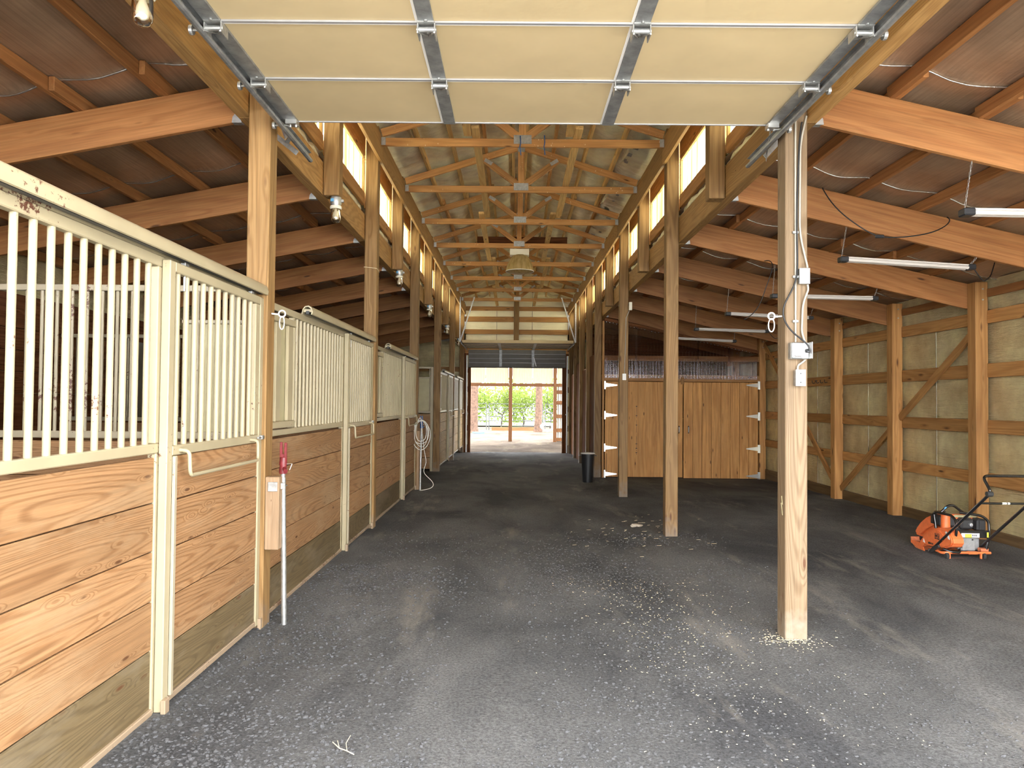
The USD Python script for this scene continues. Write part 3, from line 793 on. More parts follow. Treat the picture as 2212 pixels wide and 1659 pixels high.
for x0, x1 in ((-1.55, -1.345), (1.50, 1.70)):
    bx('door_jamb', x0, x1, YW - 0.035, YW + 0.02, -0.15, 2.98, 'wood_dark', wb)
for s, (x0, x1) in ((-1, (WL, -1.56)), (1, (1.72, WR))):
    obj('insulation_panel', grid(lambda U, V, x0=x0, x1=x1: np.stack([x0 + (x1 - x0) * U, YW + 0.02 - 0.02 * meshkit.fbm(np.stack([U * 9, V * 22, 0 * U], -1), 3, 3), -0.15 + 3.5 * V], -1), 50, 70), 'foil_wall', wb, smooth=True)
    for a, b in GZ:
        bx('girt', x0, x1, YW - 0.036, YW - 0.004, a, b, 'wood_girt', wb)
# foil showing in strips beside the door jambs
for x0 in (-1.545, 1.585):
    for z in (0.15, 0.75, 1.35, 1.95, 2.50):
        bx('foil_strip', x0 + 0.06, x0 + 0.115, YW - 0.045, YW - 0.038, z, z + 0.42, 'foil_wall', wb, c=0.001)

# ------------------------------------------------------------------ tack room: plywood doors, clear sheets
YT = 15.60
wp = thing('wall_partition', None, None, (3.5, YT, 0), kind='structure')
bx('door_lintel', 1.845, 5.15, YT + 0.03, YT + 0.075, 1.935, 2.075, 'wood_girt', wp)
bx('rail', 1.845, 5.15, YT + 0.03, YT + 0.07, 2.365, 2.475, 'wood_girt', wp)
bx('side_strip', 1.85, 1.895, YT - 0.01, YT + 0.03, -0.1, 3.2, 'wood_girt', wp)
beam('top_rail', (1.90, YT + 0.05, 3.23), (5.15, YT + 0.05, 2.56), 0.04, 0.09, 'wood_dark', wp)
bx('lintel_block', 3.50, 3.57, YT - 0.005, YT + 0.028, 1.88, 2.03, 'wood_girt', wp)
xs = [1.90, 2.54, 3.20, 3.85, 4.50]
for k, x in enumerate(xs):
    w = 0.69 if k < 4 else 0.63
    v, f = corrugated(w, 1.0, 0.068, 0.013, 12)
    xx = x + v[:, 0]
    top = 3.22 - 0.205 * (xx - 1.9) - (0.0 if k % 2 else 0.015)
    bot = 2.0 - (0.012 if k > 1 else 0)
    v = np.stack([xx, YT + 0.016 - 0.006 * k % 2 * 0.004 + v[:, 1] - 0.004 * (k % 2), np.where(v[:, 2] > 0.5, top, bot)], 1)
    obj('clear_sheet', (v, f), 'clear_plastic', wp, smooth=True)
scr = []
for k in range(44):
    x = 1.93 + 0.0735 * k
    for z in (2.03, 3.19 - 0.205 * (x - 1.9)):
        if rng.random() < 0.85:
            scr.append(moved(cbox(0.012, 0.006, 0.012, 0.002), (x, YT + 0.004, z + rng.uniform(-0.006, 0.006))))
obj('screw_row', cat(*scr), 'steel_bright', wp)
# room behind
for j in range(3):
    bx('inner_board', 1.9, 5.15, 18.0 + 0.01 * j, 18.03 + 0.01 * j, 0.1 + 1.02 * j, 1.1 + 1.02 * j, 'wood_dark', wp)
for k in range(4):          # aisle side of the tack room
    y0 = YT + 0.18 + 1.83 * k; y1 = y0 + 1.64
    bx('side_panel', 1.775, 1.79, y0, y1, -0.1, 2.3 if k % 2 else 2.55, 'wood_dark', wp)
    bx('side_rail', 1.80, 1.838, y0, y1, 2.2, 2.33, 'wood_girt', wp)


def strap_hinge(parent, x, z, sgn):
    h = obj('strap_hinge', cat(abox(*sorted((x - sgn * 0.028, x + sgn * 0.028)), YT - 0.008, YT - 0.002, z - 0.085, z + 0.085, 0.001),
                               moved(prism([(0, -0.045), (0.24, -0.012), (0.25, 0), (0.24, 0.012), (0, 0.045)], 0.005),
                                     xf=np.array([[sgn, 0, 0, x + sgn * 0.02], [0, 0, 1, YT - 0.012], [0, 1, 0, z], [0, 0, 0, 1]], float)),
                               cyl((x, YT - 0.012, z - 0.085), (x, YT - 0.012, z + 0.085), 0.008, 8)), 'steel_bright', parent)
    return h


d1 = thing('door_1', None, None, (2.72, YT, -0.06), kind='structure')
bx('panel', 1.915, 3.545, YT + 0.0, YT + 0.02, -0.07, 1.925, 'plywood', d1)
for z in (1.85, 1.22, 0.54, -0.01):
    strap_hinge(d1, 1.90, z, 1)
for z, w in [(1.40 - 0.028 * q, 0.008 if q % 7 else 0.03) for q in range(32) if q not in (9, 10, 20, 21, 22)] + [(0.52, 0.03), (0.48, 0.008), (0.43, 0.03), (0.40, 0.008)]:
    bx('stamp_mark', 2.575 - w / 2, 2.575 + w / 2, YT - 0.0006, YT + 0.0005, z, z + 0.016, 'dark_print', d1, c=0.0001)
bx('patch_strip', 1.93, 1.965, YT - 0.004, YT - 0.0005, 0.05, 0.42, 'wood_girt', d1)
obj('handle', tube(fillet([(3.46, YT, 1.0), (3.46, YT - 0.04, 1.0), (3.46, YT - 0.04, 0.86), (3.46, YT, 0.86)], 0.015, 4), 0.011, 8), 'black_metal', d1)
d2 = thing('door_2', None, None, (4.34, YT, -0.06), kind='structure')
wd = (5.125 - 3.56) / 8
for k in range(8):
    bx('door_board', 3.56 + wd * k + 0.002, 3.56 + wd * (k + 1) - 0.002, YT + 0.0, YT + 0.02, -0.085, 1.925, 'plywood', d2)
for z in (1.87, 1.22, 0.54, -0.03):
    strap_hinge(d2, 5.14, z, -1)
obj('handle', tube(fillet([(3.66, YT, 1.0), (3.66, YT - 0.04, 1.0), (3.66, YT - 0.04, 0.86), (3.66, YT, 0.86)], 0.015, 4), 0.011, 8), 'black_metal', d2)

# ------------------------------------------------------------------ stalls
ZP = [0.115, 0.344, 0.563, 0.788, 1.007, 1.215]      # plank seams
XF, XD = -1.64, -1.597                                  # fixed front / sliding door planes (centres)


def planks(parent, x, y0, y1, z0=0.115, ztop=1.215, dirty=True, th=0.03):
    wm = 'wood_plank_tan' if y0 > 15 else 'wood_plank'
    dirty = dirty and y0 < 15
    zz = [z0] + ZP[1:-1] + [ztop]
    for k, (a, b) in enumerate(zip(zz, zz[1:])):
        dx = rng.uniform(-0.002, 0.002)
        bx('plank', x - th / 2 + dx, x + th / 2 + dx, y0, y1, a + 0.0025, b - 0.0025, 'wood_plank_dirty' if (k == 0 and dirty) else wm, parent, c=0.003)


def bars(parent, x, ys, z0, z1, mat='cream_paint', r=0.0135):
    for y in ys:
        obj('bar', cyl((0, 0, 0), (0, 0, z1 - z0), r, 12), mat, parent, at((x, y, z0)), smooth=40)


def sliding_door(y0, y1, label, group, n=11, panel=False):
    t = thing('sliding_stall_door', label, 'stall door', (XD, (y0 + y1) / 2, 0.09), group=group)
    m = 'cream_paint'
    a, b = XD - 0.02, XD + 0.02
    bx('stile', a, b, y0, y0 + 0.055, 0.06, 2.118, m, t)
    bx('stile', a, b, y1 - 0.055, y1, 0.08, 2.118, m, t)
    bx('top_rail', a, b, y0 + 0.056, y1 - 0.056, 2.07, 2.118, m, t)
    bx('middle_rail', a, b, y0 + 0.056, y1 - 0.056, 1.216, 1.262, m, t)
    bx('bottom_rail', a, b, y0 + 0.056, y1 - 0.056, 0.085, 0.115, 'rusty_rail', t)
    bx('edge_plate', a + 0.004, b - 0.004, y1 - 0.125, y1 - 0.056, 1.263, 2.069, m, t)
    bx('plank_channel', b - 0.004, b + 0.012, y0 + 0.056, y0 + 0.085, 0.115, 1.215, 'cream_paint_worn', t)
    ys = [y0 + 0.115 + (y1 - y0 - 0.30) * k / (n - 1) for k in range(n)]
    bars(t, XD, ys, 1.262, 2.07)
    if panel:
        bx('backing_sheet', a + 0.001, a + 0.005, y0 + 0.056, y1 - 0.126, 1.263, 2.069, 'cream_sheet', t, c=0.001)
    planks(t, XD - 0.003, y0 + 0.058, y1 - 0.058)
    ya, yb = y0 + 0.13, y1 - 0.20
    obj('handle', tube(fillet([(b, ya, 1.238), (b + 0.045, ya, 1.235), (b + 0.05, ya + 0.005, 1.118), (b + 0.05, yb - 0.005, 1.118), (b + 0.045, yb, 1.235), (b, yb, 1.238)], 0.03), 0.0095, 10), m, t, smooth=40)
    for y in (y0 + 0.19, y1 - 0.17):
        h = obj('hanger_bolt', cat(cyl((XD, y, 2.0), (XD, y, 2.16), 0.006, 8), abox(XD - 0.012, XD + 0.012, y - 0.02, y + 0.02, 2.12, 2.135)), 'galvanised', t)
    obj('latch', cat(cyl((b + 0.012, y1 - 0.10, 1.245), (b + 0.012, y1 + 0.035, 1.245), 0.006, 8), abox(b, b + 0.02, y1 - 0.05, y1 - 0.01, 1.232, 1.258)), 'galvanised', t)
    obj('guide_foot', abox(b - 0.002, b + 0.02, y0 - 0.012, y0 + 0.03, 0.03, 0.12), 'rusty_rail', t)
    obj('guide_foot', abox(b - 0.002, b + 0.02, y1 - 0.02, y1 + 0.02, 0.03, 0.12), 'rusty_rail', t)
    return t


def track(y0, y1, label):
    x = -1.592
    prof = [(-0.043, 0.0), (-0.036, 0.038), (-0.018, 0.062), (0.012, 0.068), (0.034, 0.052), (0.044, 0.022), (0.040, 0.0), (0.030, -0.002), (0.034, 0.020), (0.026, 0.044), (0.008, 0.058), (-0.014, 0.054), (-0.03, 0.034), (-0.036, 0.0)]
    v, f = prism(prof, y1 - y0)
    m = np.array([[1, 0, 0, x], [0, 0, 1, y0], [0, 1, 0, 2.137], [0, 0, 0, 1]], float)
    t = thing('door_track', label, 'door track', (x, y0, 2.137), group='cream track covers over the stall doors')
    obj('hood', (v @ m[:3, :3].T + m[:3, 3], f[:, ::-1]), 'cream_paint', t, smooth=50)
    bx('rail', x - 0.012, x + 0.014, y0 + 0.01, y1 - 0.01, 2.139, 2.165, 'engine_black', t, c=0.001)
    bx('end_plate', x - 0.036, x + 0.034, y0 + 0.014, y0 + 0.018, 2.155, 2.178, 'cream_paint', t, c=0.001)
    return t


def stall_front(y0, y1, ys_door, label, feed=True, solid=False, n_first=0.1):
    """fixed part of a stall front from y0 to the sliding door's near edge"""
    t = thing('stall_front', label, 'stall front', (XF, y0, 0.0), group='fixed cream stall fronts')
    a, b = XF - 0.02, XF + 0.02
    m = 'cream_paint'
    yj = ys_door
    bx('top_rail', a, b, y0, yj + 0.10, 2.085, 2.135, m, t)
    bx('bottom_rail', a, b, y0, yj + 0.02, 1.232, 1.275, m, t)
    bx('stile', a, b, yj - 0.02, yj + 0.075, 1.276, 2.084, m, t)
    bx('jamb', a, b, yj - 0.01, yj + 0.06, 0.03, 1.231, m, t)
    bx('floor_angle', b - 0.012, b + 0.008, y0, yj - 0.01, 0.055, 0.085, 'rusty_rail', t)
    planks(t, XF, y0 + 0.004, yj - 0.012, z0=0.06)
    yb = y0 + 0.10
    if feed:
        f0, f1 = y0 + 0.03, y0 + 0.62
        bx('stile', a, b, f1 + 0.004, f1 + 0.045, 1.276, 2.084, m, t)
        d = thing('feed_door', 'cream hinged feed door panel', None, (XF + 0.03, f0, 1.28), parent=t)
        for (p, q, r_, s_) in ((f0, f1, 2.01, 2.055), (f0, f1, 1.285, 1.33)):
            bx('feed_door_rail', b - 0.01, b + 0.022, p, q, r_, s_, m, d)
        for (p, q) in ((f0, f0 + 0.03), (f0 + 0.17, f0 + 0.27), (f1 - 0.15, f1 - 0.04), (f1 - 0.03, f1)):
            bx('feed_door_slat', b - 0.012, b + 0.018 if q - p < 0.05 else b + 0.012, p, q, 1.331, 2.009, m, d)
        bx('feed_door_sheet', b - 0.02, b - 0.014, f0, f1, 1.30, 2.04, 'cream_sheet', d)
        for z in (1.36, 1.66, 1.95):
            obj('hinge', cyl((b + 0.012, f1 + 0.012, z - 0.045), (b + 0.012, f1 + 0.012, z + 0.045), 0.008, 8), 'cream_paint_worn', t)
        yb = f1 + 0.10
    if solid:
        bx('backing_sheet', a + 0.002, a + 0.006, yb - 0.05, yj - 0.02, 1.276, 2.084, 'cream_sheet', t, c=0.001)
    n = int((yj - 0.06 - yb) / 0.0995)
    bars(t, XF, [yj - 0.075 - 0.0995 * k for k in range(n + 1)], 1.275, 2.085)
    return t


NM = ['nearest stall', 'second stall', 'third stall', 'stall just past the open crossway', 'farthest stall']
DOORS = [(3.385, 4.655), (7.05, 8.315), (10.71, 11.975), (18.03, 19.295), (21.69, 22.955)]
STARTS = [1.15, 4.81, 8.47, 15.79, 19.45]
for k, ((d0, d1_), s0) in enumerate(zip(DOORS, STARTS)):
    sliding_door(d0, d1_, f'cream sliding door of the {NM[k]} with barred top and wooden planks', 'sliding stall doors along the left side', panel=(k >= 2))
    stall_front(s0, d0, d0 - 0.005, f'fixed front of the {NM[k]}, cream bars over stained wooden planks', feed=(k > 0), solid=(k >= 2))
    track((2.19 if k == 0 else d0 - 1.37), d1_, f'rounded cream track cover above the door of the {NM[k]}')
bx_w = tag(bx('board', -1.565, -1.555, 19.34, 19.43, 0.55, 1.2, 'wood_plank_dirty'), 'short brown board fixed upright between the two farthest stall doors', 'board')


def partition(y, label, panel_x=None, x_out=WL + 0.02):
    t = thing('stall_partition', label, 'stall partition', (-3.4, y, 0), group='partitions between the stalls')
    a, b = y - 0.02, y + 0.02
    xi = -1.70
    bx('top_rail', x_out, xi, a, b, 2.165, 2.205, 'cream_paint_worn', t)
    bx('bottom_rail', x_out, xi, a, b, 1.225, 1.27, 'cream_paint_worn', t)
    zz = [0.05, 0.29, 0.525, 0.76, 0.99, 1.21]
    for q, r_ in zip(zz, zz[1:]):
        bx('plank', x_out, xi, y - 0.018, y + 0.018, q + 0.002, r_ - 0.002, 'wood_plank', t)
    xs_ = np.arange(x_out + 0.08, xi - 0.05, 0.0965)
    for i, x in enumerate(xs_):
        if panel_x and x > panel_x:
            continue
        obj('bar', cyl((0, 0, 0), (0, 0, 0.895), 0.011, 8), 'cream_paint_worn', t, at((x, y, 1.27)), smooth=40)
    if panel_x:
        bx('steel_sheet', panel_x, xi, y - 0.004, y + 0.004, 1.27, 1.96, 'cream_sheet', t)
        bx('sheet_rail', panel_x, xi, a, b, 1.96, 1.985, 'cream_paint_worn', t)
        for x in np.arange(panel_x + 0.1, xi - 0.05, 0.24):
            obj('bar', cyl((0, 0, 0), (0, 0, 0.895), 0.011, 8), 'cream_paint_worn', t, at((x, y - 0.015, 1.27)), smooth=40)
    return t


partition(4.735, 'barred partition seen through the nearest stall front, with a grey sheet near the aisle', -2.12)
partition(8.395, 'barred wooden partition between the second and third stalls', -2.4)
partition(12.05, 'barred wooden partition on the near side of the open crossway')
pt = partition(15.70, 'cream partition closing the far side of the open crossway, solid sheet under three bars', -2.6)
bx('end_post', -1.76, -1.70, 15.67, 15.73, 0.0, 2.2, 'cream_paint', pt)

# ------------------------------------------------------------------ near overhead door and tracks
DZ = 3.23
od = thing('overhead_door', 'open sectional garage door overhead with cream insulated panels and steel stiles', 'garage door', (0.095, 3.1, DZ))
DX = (-1.445, 1.635)
SX = [-0.42, 0.575]
ye = 4.635
def hinge_mesh():
    return cat(abox(-0.04, 0.04, -0.055, -0.028, -0.006, 0), abox(-0.04, 0.04, 0.028, 0.05, -0.006, 0), cyl((-0.045, -0.02, -0.026), (0.045, -0.02, -0.026), 0.012, 10),
               abox(-0.042, -0.036, -0.04, 0.045, -0.05, 0), abox(0.036, 0.042, -0.04, 0.045, -0.05, 0), tube([(-0.039, -0.045, -0.05), (0, 0.08, -0.006), (0.039, -0.045, -0.05)], 0.004, 6), cyl((0, 0.05, -0.012), (0, 0.05, 0), 0.008, 8), cyl((0, -0.062, -0.010), (0, -0.062, 0), 0.008, 8))
for k in range(5):
    y1 = ye - 0.611 * k; y0 = y1 - 0.607
    sc = bx('section', DX[0] + 0.002, DX[1] - 0.002, y0, y1, DZ + 0.004, DZ + 0.05, 'door_foam', od)
    bx('seam_rail', DX[0] + 0.06, DX[1] - 0.06, y1 - 0.012, y1, DZ - 0.004, DZ + 0.0035, 'white_plastic' if k else 'door_rail', sc, c=0.001)
    if k:
        bx('seam_rail', DX[0] + 0.06, DX[1] - 0.06, y1 - 0.030, y1 - 0.0125, DZ - 0.006, DZ + 0.0035, 'door_rail', sc, c=0.001)
    for x in SX:
        bx('stile', x - 0.036, x + 0.036, y0, y1, DZ - 0.008, DZ + 0.0035, 'galvanised_dull', sc, c=0.001)
        bx('stile_edge', x - 0.050, x - 0.0365, y0, y1, DZ - 0.002, DZ + 0.0035, 'white_plastic', sc, c=0.001)
    for x0, x1 in ((DX[0], DX[0] + 0.078), (DX[1] - 0.07, DX[1])):
        bx('end_stile', x0, x1, y0, y1, DZ - 0.010, DZ + 0.0035, 'galvanised_dull', sc, c=0.001)
    if k:
        for x in SX + [DX[0] + 0.04, DX[1] - 0.035]:
            obj('hinge', hinge_mesh(), 'galvanised', sc, at((x, y1 + 0.005, DZ - 0.006)))
    for sg, x in ((-1, DX[0]), (1, DX[1])):
        yr = y1 + 0.0 if k else y1 - 0.03
        obj('roller', cat(cyl((x + sg * -0.03, yr, DZ - 0.034), (x + sg * 0.075, yr, DZ - 0.034), 0.006, 8), moved(lathe([(0, -0.008), (0.022, -0.008), (0.023, 0), (0.022, 0.008), (0, 0.008)], 14), xf=at((x + sg * 0.07, yr, DZ - 0.034)) @ rot((0, 1, 0), 90))), 'galvanised', sc)
    if k == 0:
        for sg, x in ((-1, DX[0] + 0.045), (1, DX[1] - 0.04)):
            obj('top_bracket', cat(abox(x - 0.035, x + 0.035, y1 - 0.07, y1 - 0.005, DZ - 0.036, DZ - 0.008), cyl((x - 0.018, y1 - 0.02, DZ - 0.042), (x - 0.018, y1 - 0.02, DZ - 0.034), 0.008, 6), cyl((x + 0.018, y1 - 0.02, DZ - 0.042), (x + 0.018, y1 - 0.02, DZ - 0.034), 0.008, 6)), 'steel_bright', sc)


def overhead_track(x, sg, y0, y1, z, label, ya=None):
    t = thing('overhead_track', label, 'door track', (x, y0, z))
    prof = [(0, 0.028), (0, -0.026), (0.006, -0.036), (0.022, -0.040), (0.032, -0.034), (0.034, -0.022), (0.031, -0.022), (0.029, -0.032), (0.022, -0.036), (0.008, -0.033), (0.003, -0.025), (0.003, 0.025), (0.022, 0.028), (0.022, 0.031), (0, 0.031)]
    v, f = prism([(-sg * p + 0, q) for p, q in prof], y1 - y0)
    v = np.stack([x + v[:, 0], y0 + v[:, 2], z + v[:, 1]], 1)
    obj('channel', (v, f), 'galvanised_dull', t, smooth=40)
    bx('angle', *sorted((x + sg * 0.002, x + sg * 0.028)), y0, y1 - 0.05, z + 0.024, z + 0.028, 'galvanised_dull', t, c=0.001)
    return t


ot = overhead_track(-1.475, -1, 1.25, 5.23, 3.205, 'galvanised overhead door track on the left, ending past the first post')
beam('hanger_strap', (-1.49, 4.88, 3.235), (-1.535, 4.93, 3.20), 0.03, 0.004, 'galvanised', ot)
beam('hanger_strap', (-1.48, 4.75, 3.17), (-1.555, 4.80, 3.34), 0.004, 0.035, 'galvanised', ot)
beam('hanger_strap', (-1.49, 5.02, 3.16), (-1.70, 5.05, 3.33), 0.004, 0.035, 'galvanised', ot)
ot = overhead_track(1.675, 1, 1.25, 5.28, 3.205, 'galvanised overhead door track on the right, ending beyond the pale post')
beam('hanger_strap', (1.64, 4.72, 3.33), (1.70, 5.02, 3.14), 0.004, 0.035, 'galvanised', ot)
beam('hanger_strap', (1.69, 5.02, 3.16), (1.845, 5.05, 3.33), 0.004, 0.035, 'galvanised', ot)

# ------------------------------------------------------------------ far overhead door, half open
fd = thing('overhead_door', 'half open sectional door at the far end, grey bottom section hanging in the doorway', 'garage door', (0.08, 22.9, 2.55))
FZ = 3.10
for k in range(4):
    y1 = 22.72 - 0.61 * k; y0 = y1 - 0.605
    sc = bx('section', -1.42, 1.60, y0, y1, FZ, FZ + 0.045, 'door_grey', fd)
    bx('seam_rail', -1.40, 1.58, y0, y0 + 0.09, FZ - 0.02, FZ - 0.001, 'door_foam', sc, c=0.002)
    for x in (-0.42, 0.58):
        bx('stile', x - 0.04, x + 0.04, y0, y1, FZ - 0.03, FZ - 0.0205, 'galvanised_dull', sc, c=0.001)
bx('front_edge', -1.43, 1.61, 20.22, 20.275, FZ - 0.02, FZ + 0.06, 'door_foam', fd)
sc = bx('section', -1.42, 1.60, 22.965, 23.01, 2.55, 3.09, 'door_grey', fd)
for z in (2.68, 2.81, 2.95):
    bx('rib', -1.40, 1.58, 22.96, 22.9645, z, z + 0.01, 'door_rail', sc, c=0.0005)
for x in (-0.42, 0.58):
    bx('stile', x - 0.04, x + 0.04, 22.955, 22.9635, 2.56, 3.08, 'galvanised_dull', sc, c=0.001)
bx('bottom_seal', -1.42, 1.60, 22.96, 23.012, 2.53, 2.548, 'rubber', sc)
beam('lift_handle', (0.60, 22.945, 2.86), (0.68, 22.945, 2.58), 0.012, 0.03, 'galvanised', sc)
for sg, x in ((-1, -1.46), (1, 1.64)):
    ft = overhead_track(x, sg, 20.2, 22.75, FZ - 0.02, f'far door track on the {SIDE[sg]} with perforated hanger straps')
    beam('hanger_strap', (x + sg * 0.03, 20.25, FZ), (x + sg * 0.03, 20.25, 4.34), 0.034, 0.004, 'galvanised', ft)
    beam('hanger_strap', (x + sg * 0.02, 20.25, FZ + 0.02), (x - sg * 0.36, 20.25, 4.34), 0.004, 0.034, 'galvanised', ft)
    obj('upright', cat(abox(x - 0.02, x + 0.02, 22.90, 22.96, -0.08, 2.9, 0.001), cyl((x - sg * 0.03, 22.9, 1.1), (x - sg * 0.03, 22.88, 1.1), 0.022, 10)), 'galvanised', ft)

# ------------------------------------------------------------------ lamps
def jar_lamp(x, y, z, label):
    t = thing('jar_lamp', label, 'lamp', (x, y, z), group='glass jar lamps under the left stub posts')
    obj('base', cat(lathe([(0.0, 0.0), (0.046, 0.0), (0.05, -0.01), (0.05, -0.055), (0.042, -0.07), (0.042, -0.078)], 20), abox(0.03, 0.07, -0.012, 0.012, -0.045, -0.02)), 'galvanised', t, at((0, 0, 0)), world=False, smooth=40)
    obj('tape_wrap', moved(cbox(0.03, 0.006, 0.028, 0.002), (-0.022, -0.047, -0.035)), 'blue_tape', t, at((0, 0, 0)), world=False, smooth=40)
    obj('collar', lathe([(0.042, -0.078), (0.05, -0.08), (0.052, -0.1), (0.046, -0.106), (0.04, -0.106)], 20), 'cream_box', t, world=False, smooth=40)
    j = obj('glass_jar', lathe([(0.042, -0.106), (0.044, -0.12), (0.044, -0.18), (0.040, -0.205), (0.028, -0.222), (0.012, -0.229), (0.0, -0.23)], 20), 'lamp_glass', t, world=False, smooth=True)
    obj('bulb', lathe([(0.012, -0.10), (0.014, -0.12), (0.024, -0.145), (0.030, -0.168), (0.026, -0.188), (0.012, -0.199), (0, -0.2)], 18), 'white_plastic', t, world=False, smooth=True)
    return t


for k in range(6):
    y = YB[0] + 1.83 + S * k
    jar_lamp(-1.598, y + 0.075 + (0.22 if k == 0 else 0), 3.284 + (0.01 if k == 0 else 0), f'glass jar lamp hanging under a left stub post, {ORD[k]} from the front')

hb = thing('high_bay_lamp', 'big ribbed amber glass bell lamp hanging over the aisle centre', 'lamp', (0.09, 13.90, 4.34))
bx('ballast_box', -0.10, 0.26, 13.80, 14.0, 4.22, 4.338, 'cream_box', hb, c=0.006)
sh = lathe([(0.07, 4.235), (0.12, 4.23), (0.165, 4.19), (0.205, 4.12), (0.238, 4.04), (0.256, 3.97), (0.262, 3.93), (0.258, 3.93), (0.250, 3.97), (0.232, 4.04), (0.20, 4.115), (0.16, 4.182), (0.115, 4.22), (0.07, 4.225)], 48)
ang = np.arctan2(sh[0][:, 1], sh[0][:, 0]); rr = np.hypot(sh[0][:, 0], sh[0][:, 1])
sh = (np.stack([0.09 + rr * (1 + 0.008 * np.cos(24 * ang)) * np.cos(ang), 13.90 + rr * (1 + 0.008 * np.cos(24 * ang)) * np.sin(ang), sh[0][:, 2]], 1), sh[1])
obj('shade', sh, 'shade_glass', hb, smooth=True)
obj('rim', tube([(0.09 + 0.263 * math.cos(a), 13.90 + 0.263 * math.sin(a), 3.928) for a in np.linspace(0, 6.2832, 49)], 0.007, 8), 'white_plastic', hb, smooth=True)
obj('lens', moved(lathe([(0.255, 3.932), (0.18, 3.90), (0.10, 3.882), (0, 3.876)], 40), (0.09, 13.90, 0)), 'shade_glass', hb, smooth=True)
obj('bulb', moved(lathe([(0.02, 4.22), (0.03, 4.15), (0.05, 4.08), (0.05, 4.02), (0.03, 3.98), (0, 3.97)], 20), (0.09, 13.90, 0)), 'white_plastic', hb, smooth=True)

LIGHTS = [(4.90, 2.755, 2.745), (6.75, 2.797, 2.735), (8.55, 2.72, 2.702), (10.40, 2.734, 2.687), (12.20, 2.694, 2.667), (14.0, 2.70, 2.655)]
LN = ['nearest white twin tube shop light, cut by the right picture edge', 'white twin tube shop light with a dangling cord, second nearest', 'white twin tube shop light passing behind the pale post', 'white twin tube shop light left of the pale post, behind the white eye bolt', 'white twin tube shop light hanging in front of the clear plastic sheets', 'farthest white twin tube shop light, just in front of the clear sheets']
for k, (y, za, zb) in enumerate(LIGHTS):
    xa, xb = 2.955, 4.175
    t = thing('shop_light', LN[k], 'shop light', (xa, y, za), group='shop lights hanging in the right lean-to')
    for dy in (-0.022, 0.022):
        obj('tube', cyl((xa + 0.07, y + dy, za), (xb - 0.06, y + dy, zb), 0.0165, 12), 'tube_white', t, smooth=40)
    m, L = frame((xa + 0.06, y, za + 0.022), (xb - 0.05, y, zb + 0.022))
    obj('housing', cbox(L, 0.07, 0.014, 0.003), 'tube_white', t, m)
    for (xp, zp, n) in ((xa + 0.035, za, 0.075), (xb - 0.03, zb, 0.07)):
        obj('end_cap', moved(cbox(n, 0.085, 0.05, 0.008), (xp, y, zp + 0.005)), 'black_plastic', t)
    ry = min(RY, key=lambda q: abs(q - y)) + 0.02
    for (xp, zp) in ((xa + 0.02, za + 0.03), (xb - 0.03, zb + 0.03)):
        zt = rz_right(xp) - 0.002
        p0, p1 = np.array([xp, y, zp]), np.array([xp, ry, zt])
        nl = max(4, int(np.linalg.norm(p1 - p0) / 0.022)); ch = []
        for i in range(nl):
            c_ = p0 + (p1 - p0) * (i + 0.5) / nl
            a_ = np.linspace(0, 2 * math.pi, 9)
            ring = np.stack([0.005 * np.cos(a_), 0 * a_, 0.014 * np.sin(a_)], 1) if i % 2 else np.stack([0 * a_, 0.005 * np.cos(a_), 0.014 * np.sin(a_)], 1)
            ch.append(tube(ring + c_, 0.0016, 4, cap=False))
        obj('chain', cat(*ch), 'galvanised', t)
    if k in (1, 4):
        obj('power_cord', tube(fillet([(xb, y, zb), (xb + 0.12, y + 0.05, zb - 0.12), (xb + 0.35, y + 0.3, zb - 0.02), (xb + 0.42, y + 0.35, zb + 0.12)], 0.1), 0.005, 6), 'cable_black', t, smooth=True)


def sag_cord(name, pts, r, mat, label, cat_):
    pts = np.array(pts, float)
    n = 30; t = np.linspace(0, len(pts) - 1, n * (len(pts) - 1))
    from scipy.interpolate import CubicSpline
    cs = CubicSpline(np.arange(len(pts)), pts)
    return tag(obj(name, tube(cs(t), r, 6), mat, smooth=True), label, cat_)
sag_cord('extension_cord', [(2.719, 6.55, 3.40), (2.80, 6.40, 3.16), (2.93, 6.32, 3.01), (3.09, 6.30, 2.92), (3.30, 6.30, 2.912), (3.54, 6.32, 2.955), (3.762, 6.45, 3.06), (3.85, 6.60, 3.16)], 0.005, 'cable_black', 'thin black cord drooping across the second right rafter with an inline plug', 'cord')
tag(obj('cord_plug', moved(cbox(0.075, 0.025, 0.028, 0.006), (3.10, 6.30, 2.915)), 'black_plastic'), 'black inline plug in the drooping cord below the second right rafter', 'plug')
sag_cord('extension_cord', [(2.85, 8.47, 3.115), (2.847, 8.2, 2.99), (2.78, 8.2, 2.775), (2.70, 8.2, 2.569), (2.54, 8.2, 2.413)], 0.005, 'cable_black', 'thin black cord hanging from a right rafter, left of the pale post', 'cord')

